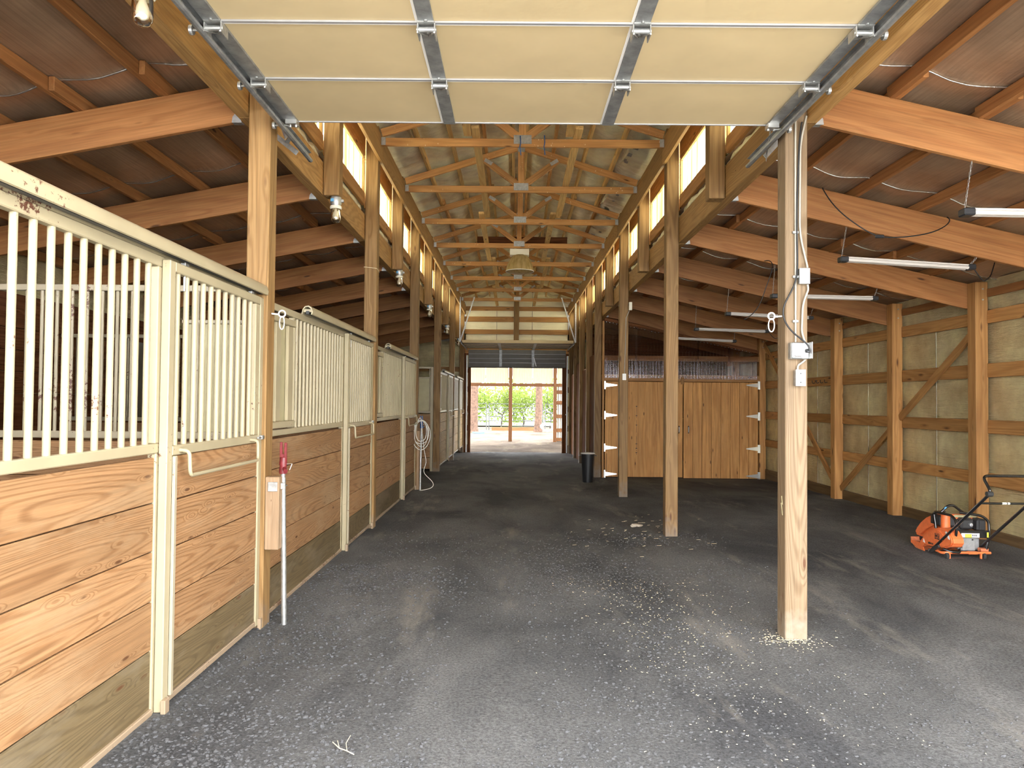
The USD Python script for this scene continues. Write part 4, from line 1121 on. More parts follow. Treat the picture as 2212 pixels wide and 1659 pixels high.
# ------------------------------------------------------------------ electrics on the pale post
FY = 4.66
t = thing('junction_box', 'small blank galvanised junction box, uppermost of the three on the pale post', 'electrical box', (1.805, FY, 2.28))
bx('box', 1.775, 1.835, FY - 0.042, FY - 0.002, 2.233, 2.328, 'galvanised', t)
bx('cover', 1.772, 1.838, FY - 0.046, FY - 0.0425, 2.231, 2.33, 'aluminium', t, c=0.001)
t = thing('outlet_box', 'wide grey outlet box with a plugged-in black cord on the pale post', 'electrical box', (1.775, FY, 1.81))
bx('box', 1.716, 1.832, FY - 0.05, FY - 0.002, 1.762, 1.865, 'galvanised', t)
bx('flip_cover', 1.718, 1.788, FY - 0.064, FY - 0.0505, 1.766, 1.862, 'aluminium', t)
bx('receptacle', 1.796, 1.826, FY - 0.055, FY - 0.0505, 1.778, 1.852, 'white_plastic', t)
bx('plug', 1.800, 1.822, FY - 0.085, FY - 0.0555, 1.800, 1.822, 'black_plastic', t)
obj('cover_ridge', tube(fillet([(1.732, FY - 0.066, 1.85), (1.732, FY - 0.066, 1.778), (1.778, FY - 0.066, 1.778), (1.778, FY - 0.066, 1.85), (1.732, FY - 0.066, 1.85)], 0.012), 0.003, 6), 'steel_bright', t)
bx('open_lid', 1.828, 1.834, FY - 0.10, FY - 0.0505, 1.762, 1.866, 'aluminium', t)
t = thing('outlet_box', 'small galvanised switch box with a blank plate, lowest on the pale post', 'electrical box', (1.78, FY, 1.645))
bx('box', 1.750, 1.806, FY - 0.045, FY - 0.002, 1.595, 1.694, 'galvanised', t)
bx('plate', 1.747, 1.810, FY - 0.049, FY - 0.0455, 1.593, 1.697, 'aluminium', t)
for z in (1.617, 1.672):
    obj('screw', moved(cbox(0.007, 0.003, 0.007, 0.001), (1.778, FY - 0.0505, z)), 'engine_black', t)
tag(obj('conduit', tube([(1.760, FY - 0.010, 3.62), (1.7595, FY - 0.010, 2.8), (1.761, FY - 0.010, 2.27), (1.760, FY - 0.012, 1.87)], 0.0062, 8), 'cable_white', smooth=True), 'straight armoured white cable down the middle of the pale post', 'cable')
tag(obj('cable', tube(fillet([(1.83, FY - 0.008, 3.30), (1.79, FY - 0.010, 3.12), (1.787, FY - 0.010, 2.55), (1.83, FY - 0.014, 2.36), (1.832, FY - 0.02, 2.335)], 0.08), 0.0068, 8), 'cable_white', smooth=True), 'pale flat cable running down into the uppermost box on the pale post', 'cable')
tag(obj('cable', tube(fillet([(1.832, FY - 0.02, 2.232), (1.838, FY - 0.018, 2.20), (1.805, FY - 0.012, 2.11), (1.799, FY - 0.010, 1.93), (1.816, FY - 0.02, 1.87)], 0.05), 0.0068, 8), 'cable_white', smooth=True), 'pale cable between the uppermost and the wide box on the pale post', 'cable')
tag(obj('cable', tube(fillet([(1.82, FY - 0.02, 1.762), (1.80, FY - 0.012, 1.74), (1.775, FY - 0.010, 1.725), (1.772, FY - 0.015, 1.696)], 0.03), 0.0068, 8), 'cable_white', smooth=True), 'short pale cable between the wide box and the lowest box', 'cable')
sag_cord('power_cord', [(1.80, FY - 0.02, 3.25), (1.778, FY - 0.018, 3.03), (1.766, FY - 0.018, 2.57), (1.762, FY - 0.022, 2.28), (1.70, FY - 0.02, 2.13), (1.683, FY - 0.018, 2.03), (1.722, FY - 0.04, 1.94), (1.785, FY - 0.08, 1.87), (1.812, FY - 0.09, 1.812)], 0.0055, 'cable_black', 'black power cord snaking down the pale post into the wide outlet box', 'cord')
for i, z in enumerate((2.56, 2.22 + 0.06, 2.0)):
    tag(obj('cable_clip', abox(1.742, 1.778, FY - 0.018, FY - 0.001, z - 0.008, z + 0.008), 'galvanised'), f'small cable strap on the straight white cable, {ORD[i]} from the top of the pale post', 'clip')
tag(obj('chalk_mark', cat(*[moved(prism([(0, 0), (0.012, 0.004), (0.02, 0.03), (0.006, 0.034)], 0.0006), xf=np.array([[0, 0, 1, 1.6985], [1, 0, 0, 4.70 + 0.007 * (i % 3)], [0, 1, 0, 0.78 + 0.022 * i], [0, 0, 0, 1]], float)) for i in range(5)]), 'chalk'), 'yellow chalk scribble on the aisle side of the pale post', 'chalk mark')
tag(obj('light_switch', cat(abox(1.745, 1.805, 11.955, 11.978, 1.845, 1.95), abox(1.767, 1.783, 11.948, 11.956, 1.88, 1.915)), 'white_plastic'), 'white light switch box on the post in front of the plywood doors', 'switch')
tag(obj('junction_box', abox(1.838, 1.885, 11.90, 11.97, 2.97, 3.10), 'cream_box'), 'pale junction box high on the post in front of the plywood doors', 'electrical box')
tag(obj('cable', tube([(1.85, 11.955, 2.97), (1.80, 11.968, 2.85), (1.79, 11.970, 2.4), (1.778, 11.970, 1.95)], 0.006, 6), 'cable_white', smooth=True), 'pale cable down the front of the post to the light switch', 'cable')


def eye_bolt(x, y, z, sgn, label):
    t = thing('eye_bolt', label, 'eye bolt', (x, y, z))
    obj('bolt', cat(cyl((x + sgn * 0.0, y, z), (x - sgn * 0.045, y, z - 0.004), 0.006, 8), tube([(x - sgn * (0.066 + 0.021 * math.cos(a)), y, z + 0.021 * math.sin(a)) for a in np.linspace(0, 6.2832, 20)], 0.0055, 8, cap=False)), 'white_plastic', t, smooth=True)
    obj('ring', tube([(x - sgn * 0.066 + 0.017 * math.cos(a), y - 0.006 * math.cos(a), z - 0.058 + 0.042 * math.sin(a)) for a in np.linspace(0, 6.2832, 20)], 0.004, 8, cap=False), 'white_plastic', t, smooth=True)
    return t


eye_bolt(1.70, 4.72, 2.04, 1, 'white eye bolt with a hanging ring on the left side of the pale post')
eye_bolt(-1.555, 4.74, 2.03, -1, 'white eye bolt with a hanging ring on the broad left post, above the stalls')
tag(obj('rope_loop', tube([(-1.70, 8.316, 2.98), (-1.63, 8.314, 2.975), (-1.56, 8.316, 2.965), (-1.551, 8.325, 2.962), (-1.551, 8.46, 2.945)], 0.004, 6), 'straw', smooth=True), 'thin tan twine tied round the second left post below the header', 'twine')
for j, (x, z) in enumerate(((0.045, 4.33), (0.315, 4.335))):
    tag(obj('baling_twine', tube([(x, 8.252, z + 0.13), (x + 0.006, 8.250, z + 0.05), (x - 0.004, 8.250, z), (x + 0.01, 8.252, z - 0.09)], 0.006, 6), 'blue_paint', smooth=True), ['blue twine tied on the metal plate at the middle of a front truss', 'blue twine hanging on a front truss, right of its middle plate'][j], 'twine')
# ------------------------------------------------------------------ frost-free hydrants
def hydrant(x, y, z0, zt, paint_, label, lean=0.0):
    t = thing('hydrant', label, 'hydrant', (x, y, z0))
    xt = x - lean
    obj('pipe', cyl((x, y, z0 - 0.05), (xt, y, zt), 0.0165, 14), 'galvanised', t, smooth=40)
    obj('collar', cyl((xt, y, zt), (xt, y, zt + 0.03), 0.014, 12), 'aluminium', t, smooth=40)
    obj('head', cat(moved(lathe([(0.0, 0), (0.024, 0), (0.026, 0.02), (0.022, 0.05), (0.026, 0.06), (0.022, 0.10), (0.018, 0.105), (0, 0.105)], 14), (xt, y, zt + 0.025)), cyl((xt + 0.01, y - 0.01, zt + 0.06), (xt + 0.03, y - 0.05, zt + 0.045), 0.014, 10)), paint_, t, smooth=40)
    obj('lever', cat(abox(xt - 0.022, xt - 0.006, y - 0.008, y + 0.008, zt + 0.10, zt + 0.225), abox(xt + 0.006, xt + 0.022, y - 0.008, y + 0.008, zt + 0.10, zt + 0.222), abox(xt - 0.02, xt + 0.02, y - 0.006, y + 0.006, zt + 0.09, zt + 0.15)), paint_, t)
    obj('link_rod', tube(fillet([(xt + 0.015, y, zt + 0.085), (xt + 0.06, y - 0.01, zt + 0.09), (xt + 0.045, y - 0.015, zt + 0.05)], 0.008, 4), 0.003, 6), 'steel_bright', t)
    return t


hydrant(-1.443, 4.74, 0.06, 0.985, 'red_paint', 'galvanised yard hydrant with a red lever head beside the broad left post', 0.022)
t = thing('wood_block', 'pale upright timber block strapped to the red-headed hydrant pipe', 'timber block', (-1.51, 4.69, 0.54))
bx('timber', -1.554, -1.466, 4.665, 4.745, 0.54, 0.995, 'wood_block', t)
obj('pipe_strap', cat(abox(-1.535, -1.475, 4.657, 4.664, 0.905, 0.965), abox(-1.475, -1.44, 4.70, 4.720, 0.915, 0.955), tube([(-1.462 + 0.021 * math.cos(a), 4.74 + 0.021 * math.sin(a), 0.935) for a in np.linspace(2.2, 7.2, 16)], 0.004, 6)), 'galvanised', t)
hydrant(-1.486, 11.90, 0.055, 1.02, 'blue_paint', 'galvanised hydrant pipe with a blue lever at the open crossway, hose hung on it', -0.01)
tag(bx('board', -1.555, -1.50, 11.98, 12.03, 0.03, 1.0, 'wood_block'), 'upright reddish board behind the blue-lever hydrant', 'board')
hp = []
g = np.random.default_rng(5)
for i in range(4):
    a0 = g.uniform(0, 6.28)
    for a in np.linspace(0, 6.28, 22):
        hp.append((-1.475 + (0.105 + 0.03 * i * 0.5) * math.sin(a) * (1 if i % 2 else 0.8), 11.865 - 0.008 * i, 1.0 - 0.02 * i + (0.17 + 0.02 * i) * math.cos(a) + 0.01 * math.sin(3 * a + a0)))
hp += [(-1.43, 11.85, 0.75), (-1.39, 11.85, 0.5), (-1.42, 11.84, 0.35), (-1.30, 11.83, 0.22), (-1.28, 11.82, 0.12), (-1.40, 11.80, 0.075), (-1.46, 11.80, 0.07)]
from scipy.interpolate import CubicSpline
hp = np.array(hp)
tag(obj('hose', tube(CubicSpline(np.arange(len(hp)), hp)(np.linspace(0, len(hp) - 1, 320)), 0.006, 6), 'hose_white', smooth=True), 'thin white hose coiled on the blue-lever hydrant', 'hose')

# ------------------------------------------------------------------ black bin
tx, ty = 1.455, 14.55; tz0 = float(gz(tx, ty))
t = thing('trash_bin', 'tall black plastic bin with a bag rim, standing by the tack room wall', 'bin', (tx, ty, tz0))
obj('body', lathe([(0, 0.0), (0.098, 0.0), (0.102, 0.01), (0.128, 0.50), (0.132, 0.51), (0.132, 0.545), (0.125, 0.545), (0.122, 0.50), (0.096, 0.03), (0, 0.03)], 32), 'black_plastic', t, world=False, smooth=40)
obj('rim', moved(lathe([(0.13, 0.545), (0.142, 0.548), (0.144, 0.56), (0.138, 0.566), (0.126, 0.56)], 32), (0, 0, 0)), 'black_plastic', t, world=False, smooth=40)
for sg in (-1, 1):
    obj('handle', tube(fillet([(sg * 0.128, -0.03, 0.52), (sg * 0.165, -0.03, 0.515), (sg * 0.165, 0.03, 0.515), (sg * 0.128, 0.03, 0.52)], 0.012, 4), 0.007, 8), 'black_plastic', t, world=False)
obj('bin_bag', lathe([(0.144, 0.552), (0.146, 0.563), (0.128, 0.572), (0.118, 0.55), (0.11, 0.40)], 32), 'white_plastic', t, world=False, smooth=True)

# ------------------------------------------------------------------ plate compactor
cz = -0.028
pc = thing('plate_compactor', 'orange and black plate compactor with a folding handle, on the gravel by the right wall', 'plate compactor', (4.40, 7.5, cz))


def side(poly, x, d):
    """outline in (y, z) extruded to +x by d"""
    v, f = prism(poly, d)
    return (np.stack([x + v[:, 2], v[:, 0], v[:, 1]], 1), f)


def smooth_poly(p, r=0.012):
    q = Polygon(p).buffer(-r).buffer(2 * r).buffer(-r)
    return list(q.exterior.coords)[:-1]


base = [(7.29, 0.0), (7.42, 0.0), (7.62, 0.004), (7.78, 0.035), (7.86, 0.075), (7.875, 0.125), (7.865, 0.13), (7.845, 0.085), (7.77, 0.052), (7.62, 0.022), (7.42, 0.016), (7.29, 0.016), (7.26, 0.03), (7.255, 0.022)]
base = [(y, z + cz) for y, z in base]
obj('base_plate', side(base, 4.19, 0.44), 'orange_dusty', pc, smooth=35)
obj('side_flange', cat(side(smooth_poly([(7.86, cz + 0.10), (7.66, cz + 0.10), (7.60, cz + 0.02), (7.86, cz + 0.07)], 0.006), 4.186, 0.012), side(smooth_poly([(7.86, cz + 0.10), (7.66, cz + 0.10), (7.60, cz + 0.02), (7.86, cz + 0.07)], 0.006), 4.62, 0.012)), 'orange_paint', pc)
belt = [(7.655, 0.055), (7.647, 0.099), (7.584, 0.161), (7.492, 0.219), (7.388, 0.266), (7.301, 0.289), (7.217, 0.296), (7.161, 0.277), (7.114, 0.245), (7.087, 0.215), (7.081, 0.176), (7.115, 0.138), (7.218, 0.106), (7.434, 0.085), (7.539, 0.07), (7.60, 0.045)]
bp = Polygon(belt).buffer(-0.012).buffer(0.024).buffer(-0.012)
bc = obj('belt_cover', side(list(bp.exterior.coords)[:-1], 4.175, 0.10), 'orange_paint', pc, smooth=35)
obj('cover_face', side(list(bp.buffer(-0.012).exterior.coords)[:-1], 4.163, 0.013), 'orange_paint', bc, smooth=35)
inner = [(7.441, 0.145), (7.418, 0.191), (7.367, 0.245), (7.316, 0.262), (7.266, 0.255), (7.217, 0.227), (7.22, 0.18), (7.288, 0.140), (7.404, 0.136)]
obj('raised_panel', side(smooth_poly(inner, 0.012), 4.155, 0.009), 'orange_paint', bc, smooth=35)


def side_text(name, txt, y, z, h, x, mat, parent, slope=0.0):
    """lettering on the left side (read from -x): runs towards -y"""
    m = meshkit.text_mesh(txt, h, 0.0016, True)
    v = np.array(m.vertices)
    P = np.stack([x - v[:, 2], y - v[:, 0], z + v[:, 1] + slope * v[:, 0]], 1)
    return obj(name, (P, np.array(m.faces)), mat, parent)


side_text('logo', 'MQ', 7.350, 0.193, 0.028, 4.1545, 'dark_print', bc)
obj('logo_frame', cat(*[abox(4.1535, 4.155, a, b, c_, d_, 0.0003) for a, b, c_, d_ in ((7.278, 7.358, 0.226, 0.230), (7.278, 7.358, 0.185, 0.188), (7.278, 7.282, 0.185, 0.230), (7.354, 7.358, 0.185, 0.230))]), 'dark_print', bc)
side_text('logo_text', 'MULTIQUIP', 7.358, 0.172, 0.0105, 4.1545, 'dark_print', bc)
side_text('name_text', 'Mikasa', 7.49, 0.098, 0.020, 4.1625, 'dark_print', bc, slope=0.08)
obj('badge', side([(7.585, 0.10), (7.57, 0.135), (7.555, 0.112), (7.545, 0.095)], 4.161, 0.002), 'white_print', bc)
obj('cover_line', abox(4.1615, 4.163, 7.36, 7.56, 0.080, 0.083, 0.0003), 'dark_print', bc)
obj('side_label', side([(7.175, 0.275), (7.135, 0.245), (7.115, 0.205), (7.145, 0.205), (7.165, 0.235), (7.195, 0.262)], 4.1615, 0.002), 'white_print', bc)
tank = [(7.907, 0.118), (7.898, 0.185), (7.824, 0.254), (7.713, 0.324), (7.574, 0.379), (7.48, 0.40), (7.404, 0.405), (7.42, 0.273), (7.53, 0.247), (7.652, 0.193), (7.777, 0.114)]
tp = Polygon(tank).buffer(-0.015).buffer(0.03).buffer(-0.015)
tk = obj('water_tank', side(list(tp.exterior.coords)[:-1], 4.27, 0.30), 'orange_paint', pc, smooth=35)
obj('tank_side', side(list(tp.buffer(-0.03).exterior.coords)[:-1], 4.245, 0.35), 'orange_paint', tk, smooth=35)
obj('tank_cap', moved(lathe([(0, 0.03), (0.05, 0.03), (0.055, 0.025), (0.055, 0), (0, 0)], 20), (4.36, 7.62, 0.375)), 'black_plastic', tk, smooth=40)
obj('tank_column', moved(lathe([(0.045, 0), (0.042, 0.10), (0.040, 0.155), (0.044, 0.16), (0, 0.16)], 18), (4.285, 7.40, 0.245)), 'orange_paint', tk, smooth=40)
obj('drain_plug', moved(lathe([(0, -0.05), (0.028, -0.045), (0.03, 0), (0, 0)], 14), (4.30, 7.84, 0.115)), 'black_plastic', pc, smooth=40)
en = obj('engine', cat(abox(4.39, 4.60, 7.36, 7.62, 0.06, 0.19, 0.012), abox(4.40, 4.54, 7.33, 7.37, 0.055, 0.18, 0.01), moved(prism([(0, 0), (0.15, 0), (0.06, -0.075), (0.0, -0.10)], 0.03), xf=np.array([[1, 0, 0, 4.40], [0, 0, -1, 7.345], [0, 1, 0, 0.19], [0, 0, 0, 1]], float))), 'aluminium', pc)
obj('oil_cap', moved(lathe([(0, 0), (0.014, 0), (0.014, 0.012), (0, 0.014)], 10), (4.50, 7.325, 0.165)), 'dark_print', en)
obj('recoil_housing', cat(abox(4.24, 4.40, 7.40, 7.60, 0.275, 0.39, 0.02), abox(4.38, 4.47, 7.38, 7.62, 0.19, 0.36, 0.02)), 'engine_black', pc)
obj('warning_label', abox(4.262, 4.305, 7.397, 7.3995, 0.335, 0.383, 0.0005), 'white_print', pc)
obj('air_cleaner', abox(4.40, 4.53, 7.33, 7.47, 0.265, 0.375, 0.02), 'engine_black', pc)
obj('choke_knob', moved(lathe([(0, 0), (0.02, 0), (0.017, 0.016), (0, 0.018)], 12), xf=at((4.488, 7.328, 0.315)) @ rot((1, 0, 0), 90)), 'aluminium', pc, smooth=40)
obj('muffler', cat(abox(4.545, 4.635, 7.31, 7.50, 0.255, 0.372, 0.015), abox(4.56, 4.57, 7.302, 7.311, 0.27, 0.36, 0.002)), 'engine_black', pc)
obj('fuel_tank', abox(4.37, 4.60, 7.40, 7.60, 0.372, 0.40, 0.012), 'cream_sheet', pc)
gb = bx('guard_bar', 4.325, 4.63, 7.255, 7.268, 0.198, 0.273, 'black_metal', pc)
bx('label_white', 4.352, 4.53, 7.2525, 7.2545, 0.203, 0.245, 'white_print', gb, c=0.0003)
bx('label_yellow', 4.388, 4.452, 7.2505, 7.252, 0.203, 0.238, 'yellow_print', gb, c=0.0003)
bx('label_yellow', 4.601, 4.619, 7.2525, 7.2545, 0.205, 0.255, 'yellow_print', gb, c=0.0003)
for i in range(4):
    bx('label_mark', 4.460 + 0.012 * i, 4.466 + 0.012 * i, 7.2510, 7.252, 0.215, 0.232, 'dark_print', gb, c=0.0002)
obj('roll_cage', tube(fillet([(4.22, 7.45, 0.26), (4.22, 7.49, 0.405), (4.22, 7.44, 0.42), (4.22, 7.18, 0.425), (4.22, 7.105, 0.38), (4.22, 7.11, 0.25), (4.22, 7.18, 0.12), (4.22, 7.30, 0.10)], 0.05), 0.0125, 10), 'black_metal', pc, smooth=True)
obj('roll_cage', tube(fillet([(4.38, 7.32, 0.435), (4.58, 7.30, 0.41), (4.642, 7.29, 0.36), (4.642, 7.28, 0.24), (4.61, 7.28, 0.085)], 0.05), 0.0125, 10), 'black_metal', pc, smooth=True)
obj('lifting_bail', tube(fillet([(4.30, 7.5, 0.41), (4.365, 7.5, 0.475), (4.42, 7.5, 0.484), (4.53, 7.5, 0.40)], 0.03), 0.013, 10), 'black_metal', pc, smooth=True)
obj('bail_label', cyl((4.325, 7.488, 0.446), (4.345, 7.488, 0.464), 0.008, 10), 'blue_tape', pc)
hd = obj('handle', tube(fillet([(4.16, 7.427, 0.045), (4.16, 6.95, 0.395), (4.16, 6.535, 0.70)], 0.01), 0.0135, 10), 'black_metal', pc, smooth=True)
obj('handle_arm', tube([(4.62, 7.427, 0.055), (4.62, 6.99, 0.385), (4.62, 6.57, 0.70)], 0.0135, 10), 'black_metal', pc, smooth=True)
obj('handle_loop', tube(fillet([(4.16, 6.52, 0.715), (4.16, 6.51, 0.745), (4.155, 6.61, 0.862), (4.63, 6.61, 0.862), (4.62, 6.51, 0.745), (4.62, 6.52, 0.715)], 0.055), 0.0125, 10), 'black_metal', pc, smooth=True)
obj('handle_clamp', cat(moved(lathe([(0, -0.025), (0.022, -0.025), (0.024, 0.0), (0.022, 0.025), (0, 0.025)], 14), xf=at((4.16, 6.52, 0.712)) @ rot((0, 1, 0), 90)), moved(lathe([(0, -0.025), (0.022, -0.025), (0.024, 0.0), (0.022, 0.025), (0, 0.025)], 14), xf=at((4.62, 6.52, 0.712)) @ rot((0, 1, 0), 90))), 'rubber', pc, smooth=40)
obj('cross_bar', cyl((4.17, 6.66, 0.613), (4.61, 6.66, 0.613), 0.0095, 10), 'black_metal', pc, smooth=40)
obj('bar_sticker', cat(cyl((4.36, 6.66, 0.613), (4.40, 6.66, 0.613), 0.0102, 10), cyl((4.408, 6.66, 0.613), (4.428, 6.66, 0.613), 0.0102, 10)), 'white_print', pc)
obj('handle_bracket', side(smooth_poly([(7.46, 0.02), (7.43, 0.015), (7.28, 0.10), (7.29, 0.125), (7.385, 0.085)], 0.004), 4.145, 0.02), 'engine_black', pc)
obj('pivot_bolt', moved(lathe([(0, -0.02), (0.018, -0.018), (0.02, 0)], 12), xf=at((4.145, 7.44, 0.04)) @ rot((0, 1, 0), -90)), 'steel_bright', pc)
obj('foot_rest', tube(fillet([(4.19, 7.28, 0.085), (4.25, 7.24, 0.065), (4.33, 7.24, 0.062), (4.335, 7.26, 0.085)], 0.02), 0.014, 8), 'black_metal', pc, smooth=True)
ax = obj('wheel_frame', cat(tube(fillet([(4.17, 7.40, 0.06), (4.175, 7.28, 0.05), (4.20, 7.245, 0.058), (4.63, 7.245, 0.058)], 0.02), 0.0125, 10), abox(4.41, 4.50, 7.228, 7.262, 0.045, 0.072, 0.003), abox(4.53, 4.545, 7.235, 7.255, 0.0, 0.05, 0.002), abox(4.225, 4.24, 7.235, 7.255, 0.0, 0.05, 0.002)), 'orange_paint', pc, smooth=35)
for x in (4.205, 4.565):
    obj('wheel', moved(lathe([(0, -0.014), (0.028, -0.014), (0.032, -0.006), (0.032, 0.006), (0.028, 0.014), (0, 0.014)], 20), xf=at((x, 7.245, 0.027)) @ rot((0, 1, 0), 90)), 'rubber', ax, smooth=40)
obj('rear_foot', cat(abox(4.54, 4.62, 7.24, 7.30, cz, cz + 0.014, 0.004), abox(4.555, 4.63, 7.27, 7.33, 0.06, 0.095, 0.004)), 'orange_dusty', pc)

# ------------------------------------------------------------------ small litter on the floor
g = np.random.default_rng(21)
sb = []
for k in range(55):
    x, y = 1.45 + 0.42 * g.standard_normal(), 8.7 + 0.7 * g.standard_normal()
    if 1.66 < x < 1.88 and 8.2 < y < 8.6:
        continue
    a = g.uniform(-0.5, 0.5); l = g.uniform(0.012, 0.055)
    z = float(gz(x, y)) + 0.010
    sb.append(cyl((x, y, z), (x + l * math.cos(a), y + l * math.sin(a), z + 0.003), 0.0016, 4))
tag(obj('straw', cat(*sb), 'straw'), 'loose straw bits lying around the foot of the second right post', 'straw', None, 'stuff')
sb = []
for k in range(260):
    a, r = g.uniform(0, 6.28), abs(g.standard_normal()) * 0.10
    x, y = 1.72 + r * math.cos(a) * 1.3, 4.64 + r * math.sin(a)
    if 1.69 < x < 1.85 and y > 4.65:
        continue
    l = g.uniform(0.004, 0.016); b = g.uniform(0, 6.28); z = float(gz(x, y)) + 0.009
    sb.append(moved(cbox(l, 0.004, 0.003, 0.001), xf=at((x, y, z), b)))
for k in range(500):
    y = 3.0 + 3.2 * g.random() ** 0.8; x = 1.05 + 0.26 * (y - 4.6) * -0.4 + 0.32 * g.standard_normal()
    if 1.69 < x < 1.85 and 4.6 < y < 4.82:
        continue
    l = g.uniform(0.003, 0.014); b = g.uniform(0, 6.28); z = float(gz(x, y)) + 0.008
    sb.append(moved(cbox(l, 0.003, 0.003, 0.001), xf=at((x, y, z), b)))
tag(obj('wood_chips', cat(*sb), 'straw'), 'pale wood shavings scattered by the foot of the pale post and along the right of the aisle', 'shavings', None, 'stuff')
tag(obj('dry_clump', moved((np.array(ico.vertices) * [0.075, 0.03, 0.02] * (1 + 0.25 * g.standard_normal((len(ico.vertices), 1))), np.array(ico.faces)), (1.48, 8.95, 0.012)), 'sawdust'), 'pale dry clod lying left of the second right post', 'clod')
tw = [tube([(-0.74, 3.12, 0.06), (-0.70, 3.07, 0.058), (-0.665, 3.045, 0.06), (-0.63, 3.02, 0.057)], 0.0022, 5), tube([(-0.665, 3.05, 0.06), (-0.68, 3.10, 0.066), (-0.675, 3.16, 0.07)], 0.0018, 5), tube([(-0.70, 3.07, 0.058), (-0.72, 3.12, 0.066)], 0.0015, 5)]
tag(obj('twig', cat(*tw), 'straw'), 'tiny pale forked twig on the gravel near the bottom edge', 'twig')

# ------------------------------------------------------------------ shelter and yard beyond the far doorway
SY = 29.5
zg = -0.10
for x0, x1, lab in ((-0.205, -0.065, 'orange timber post in the middle of the shelter beyond the far doorway'), (1.57, 1.70, 'orange timber post at the right end of the shelter beyond the far doorway'), (-3.9, -3.76, 'timber post at the left end of the outdoor shelter')):
    tag(bx('shelter_post', x0, x1, SY, SY + 0.14, zg - 0.06, 3.4, 'wood_outdoor'), lab, 'post')
for k, (xa, xb) in enumerate(((-3.76, -0.207), (-0.063, 1.568), (1.702, 4.5))):
    tag(bx('shelter_beam', xa, xb, SY + 0.02, SY + 0.06, 2.095, 2.215, 'wood_outdoor'), f'orange beam under the ribbed fascia of the outdoor shelter, {ORD[k]} from the left', 'beam')
for k, (xa, w) in enumerate(((-3.74, 0.85), (-2.87, 0.86), (-2.0, 0.86), (-1.13, 0.91), (-0.05, 0.79), (0.75, 0.80), (1.71, 0.9))):
    tag(obj('fascia_panel', moved(corrugated(w, 1.1, 0.10, 0.009, 6), (xa, SY + 0.09, 2.23)), 'fascia_plastic', smooth=True), f'sunlit ribbed fascia panel of the outdoor shelter, {ORD[k]} from the left', 'panel', 'ribbed fascia panels of the shelter')
sw = thing('shelter_wall', 'side wall of the outdoor shelter, ribbed pale sheets behind orange girts', 'wall', (1.9, SY + 0.1, zg))
for k in range(3):
    obj('sheet', moved(corrugated(0.9, 2.3, 0.10, 0.009, 6), (1.72 + 0.9 * k, SY + 0.12, zg)), 'tin_panel', sw, smooth=True)
for z in (0.0, 0.37, 0.92, 1.46, 1.88):
    bx('girt', 1.702, 4.4, SY + 0.03, SY + 0.07, z - 0.07, z + 0.07, 'wood_outdoor', sw)
sr = thing('shelter_roof', 'tin roof of the outdoor shelter above the far doorway', 'roof', (0, 26, 3.4))
bx('roof_sheet', -4.2, 4.8, 23.22, 30.2, 3.40, 3.43, 'tin_panel', sr)


def big_trunk(x, y, r, h, label, seed, branches=()):
    t = thing('pine_tree', label, 'tree', (x, y, zg))

    def fn(U, V):
        a = U * 2 * math.pi; z = V * h
        rr_ = r * (1.0 - 0.25 * V + 0.5 * np.exp(-z / 0.25))
        p = np.stack([np.cos(a) * 6 + seed, np.sin(a) * 6, z * 2.2], -1)
        q = np.stack([np.cos(a) * 2 + seed, np.sin(a) * 2, z * 0.4], -1)
        rr_ = rr_ * (0.88 + 0.28 * meshkit.noise(p) * meshkit.noise(p * 2.1, 3) + 0.12 * meshkit.fbm(q, 2, 1))
        return np.stack([x + rr_ * np.cos(a) + 0.06 * np.sin(z * 0.8), y + rr_ * np.sin(a), zg - 0.1 + z], -1)
    obj('trunk', grid(fn, 72, 120), 'bark', t, smooth=True)
    for pts, r_ in branches:
        obj('branch', tube(fillet(pts, 0.3), np.linspace(r_, r_ * 0.5, len(fillet(pts, 0.3))), 10), 'bark', t, smooth=True)
    gg = np.random.default_rng(seed)
    n = 2600
    c = np.array([x, y + 0.5, zg + h + 0.5]) + gg.standard_normal((n, 3)).clip(-1.6, 1.6) * [0.98, 1.4, 1.0]
    obj('foliage', leaves(c, 0.16, gg), 'leaf', t)
    return t


def leaves(c, size, gg):
    n = len(c)
    d = gg.standard_normal((n, 3)); d /= np.linalg.norm(d, axis=1, keepdims=True)
    e = np.cross(d, gg.standard_normal((n, 3))); e /= np.linalg.norm(e, axis=1, keepdims=True)
    s = size * gg.uniform(0.6, 1.3, (n, 1))
    v = np.stack([c - d * s, c + e * s * 0.42, c + d * s, c - e * s * 0.42], 1).reshape(-1, 3)
    k = np.arange(n) * 4
    return (v, np.vstack([np.stack([k, k + 1, k + 2], 1), np.stack([k, k + 2, k + 3], 1)]))


big_trunk(-2.12, 38, 0.24, 5.2, 'thick rough-barked trunk at the left of the far yard', 3, [([(-2.0, 38, 2.2), (-1.5, 38, 2.75), (-0.9, 38.2, 3.2)], 0.10)])
big_trunk(1.26, 39, 0.19, 5.2, 'slimmer rough-barked trunk right of the shelter middle post', 8)


